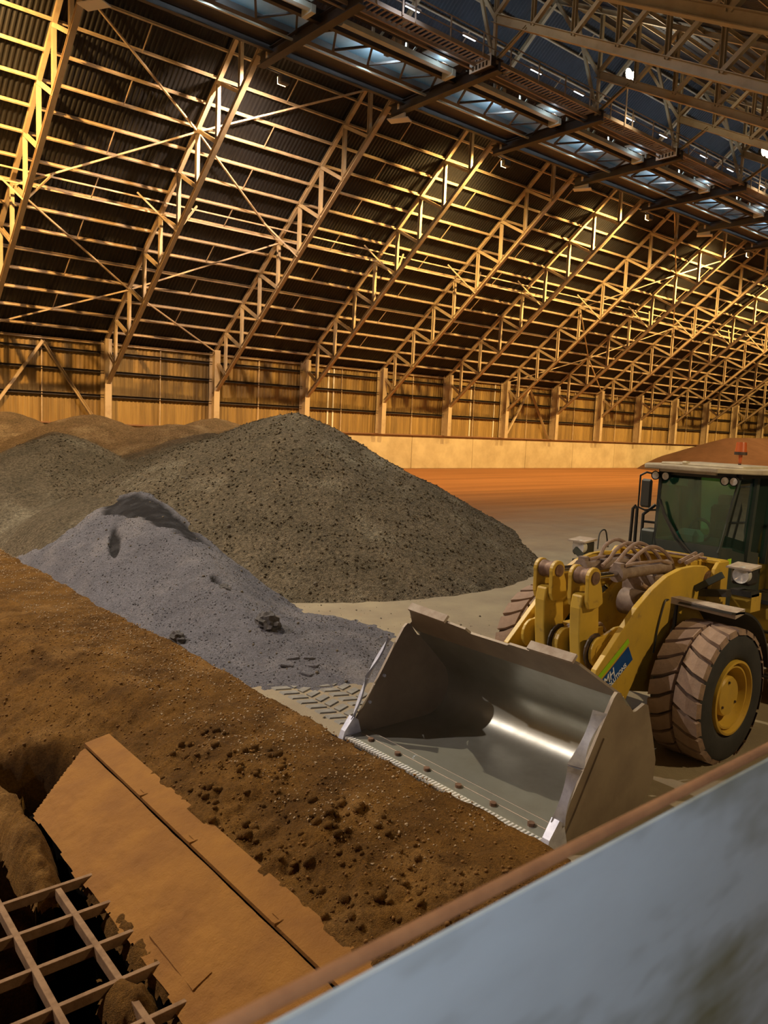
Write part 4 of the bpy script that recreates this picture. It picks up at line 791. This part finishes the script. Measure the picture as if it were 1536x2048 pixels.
# headlights on stalks
for y, o_ in ((5.0, -1), (7.72, 1)):
    hl = lp('headlight', MB().rbox((10.95, y, 2.33), (.26, .30, .26), .04), 'black', bevel=.01)
    sub(hl, 'visor', MB().add([(10.74, y-.17, 2.455), (10.74, y+.17, 2.455), (11.08, y+.17, 2.49), (11.08, y-.17, 2.49), (10.74, y-.18, 2.43), (10.74, y+.18, 2.43), (11.08, y+.17, 2.455), (11.08, y-.17, 2.455)], [(0, 1, 2, 3), (7, 6, 5, 4), (0, 4, 5, 1), (1, 5, 6, 2), (2, 6, 7, 3), (3, 7, 4, 0)]), 'dusty')
    sub(hl, 'reflector', MB().lathe([(.0, .0), (.07, -.02), (.115, -.04), (.12, .05)], (10.80, y-.03, 2.35), 'x', 20), 'lens', 'round clear lamp')
    sub(hl, 'stalk', MB().box((11.0, y, 2.08), (.26, .3, .08)).beam((10.7, y-o_*.08, 2.08), (10.75, y-o_*.55, 2.0), Rprof(.12, .1)), 'black')
    sub(hl, 'stalk_arm', MB().beam((10.55, y-o_*.12, 2.35), (10.55, y-o_*.5, 2.08), Rprof(.05, .09)), 'cabgrey')
    sub(hl, 'stalk_base', MB().box((11.05, y, 1.95), (.3, .3, .25)), 'yellow')
lp('sticker', MB().box((11.9, 5.69, 2.33), (.12, .006, .1)), 'lime', 'lime green sticker')
# rear body
rb = lp('rear_frame', MB().box((13.6, YC, 1.1), (3.6, 1.1, .7)).box((12.0, YC, 1.2), (.7, .5, .8)), 'yellow', bevel=.02)
hd = lp('engine_hood', MB().rbox((14.6, YC, 2.1), (2.4, 1.7, 1.3), .12), 'yellow', bevel=.02)
sub(hd, 'grille', MB().box((14.6, YC-.86, 2.1), (1.4, .03, .7)).box((14.6, YC+.86, 2.1), (1.4, .03, .7)), 'black')
sub(hd, 'exhaust', MB().tube([(13.9, YC+.3, 2.6), (13.9, YC+.3, 3.5)], .07, 10), 'grease')
lp('counterweight', MB().rbox((15.9, YC, 1.3), (.6, 2.6, 1.1), .1), 'yellow', bevel=.02)
lp('side_platform', MB().box((12.7, 5.3, 1.75), (1.0, .75, .06)).box((12.7, 7.26, 1.75), (1.0, .75, .06)), 'black')
lp('side_tank', MB().rbox((12.6, 5.3, 1.4), (.7, .7, .6), .06), 'yellow', 'yellow step box', bevel=.01)
for y in (5.0, 5.55): lp('ladder_rail', MB().tube([(12.25, y, .5), (12.25, y, 1.75)], .025, 8), 'black')
for z in (.6, .95, 1.3): lp('ladder_step', MB().box((12.25, 5.28, z), (.18, .55, .03)), 'black')
for x in (12.75, 12.95, 13.15): lp('guard_rail', MB().tube([(x, 5.0, 1.78), (x, 5.0, 3.35)], .022, 6), 'black')
lp('guard_rail', MB().tube([(12.75, 5.0, 3.35), (13.9, 5.0, 3.35)], .022, 6).tube([(12.75, 5.0, 2.7), (13.9, 5.0, 2.7)], .022, 6), 'black')
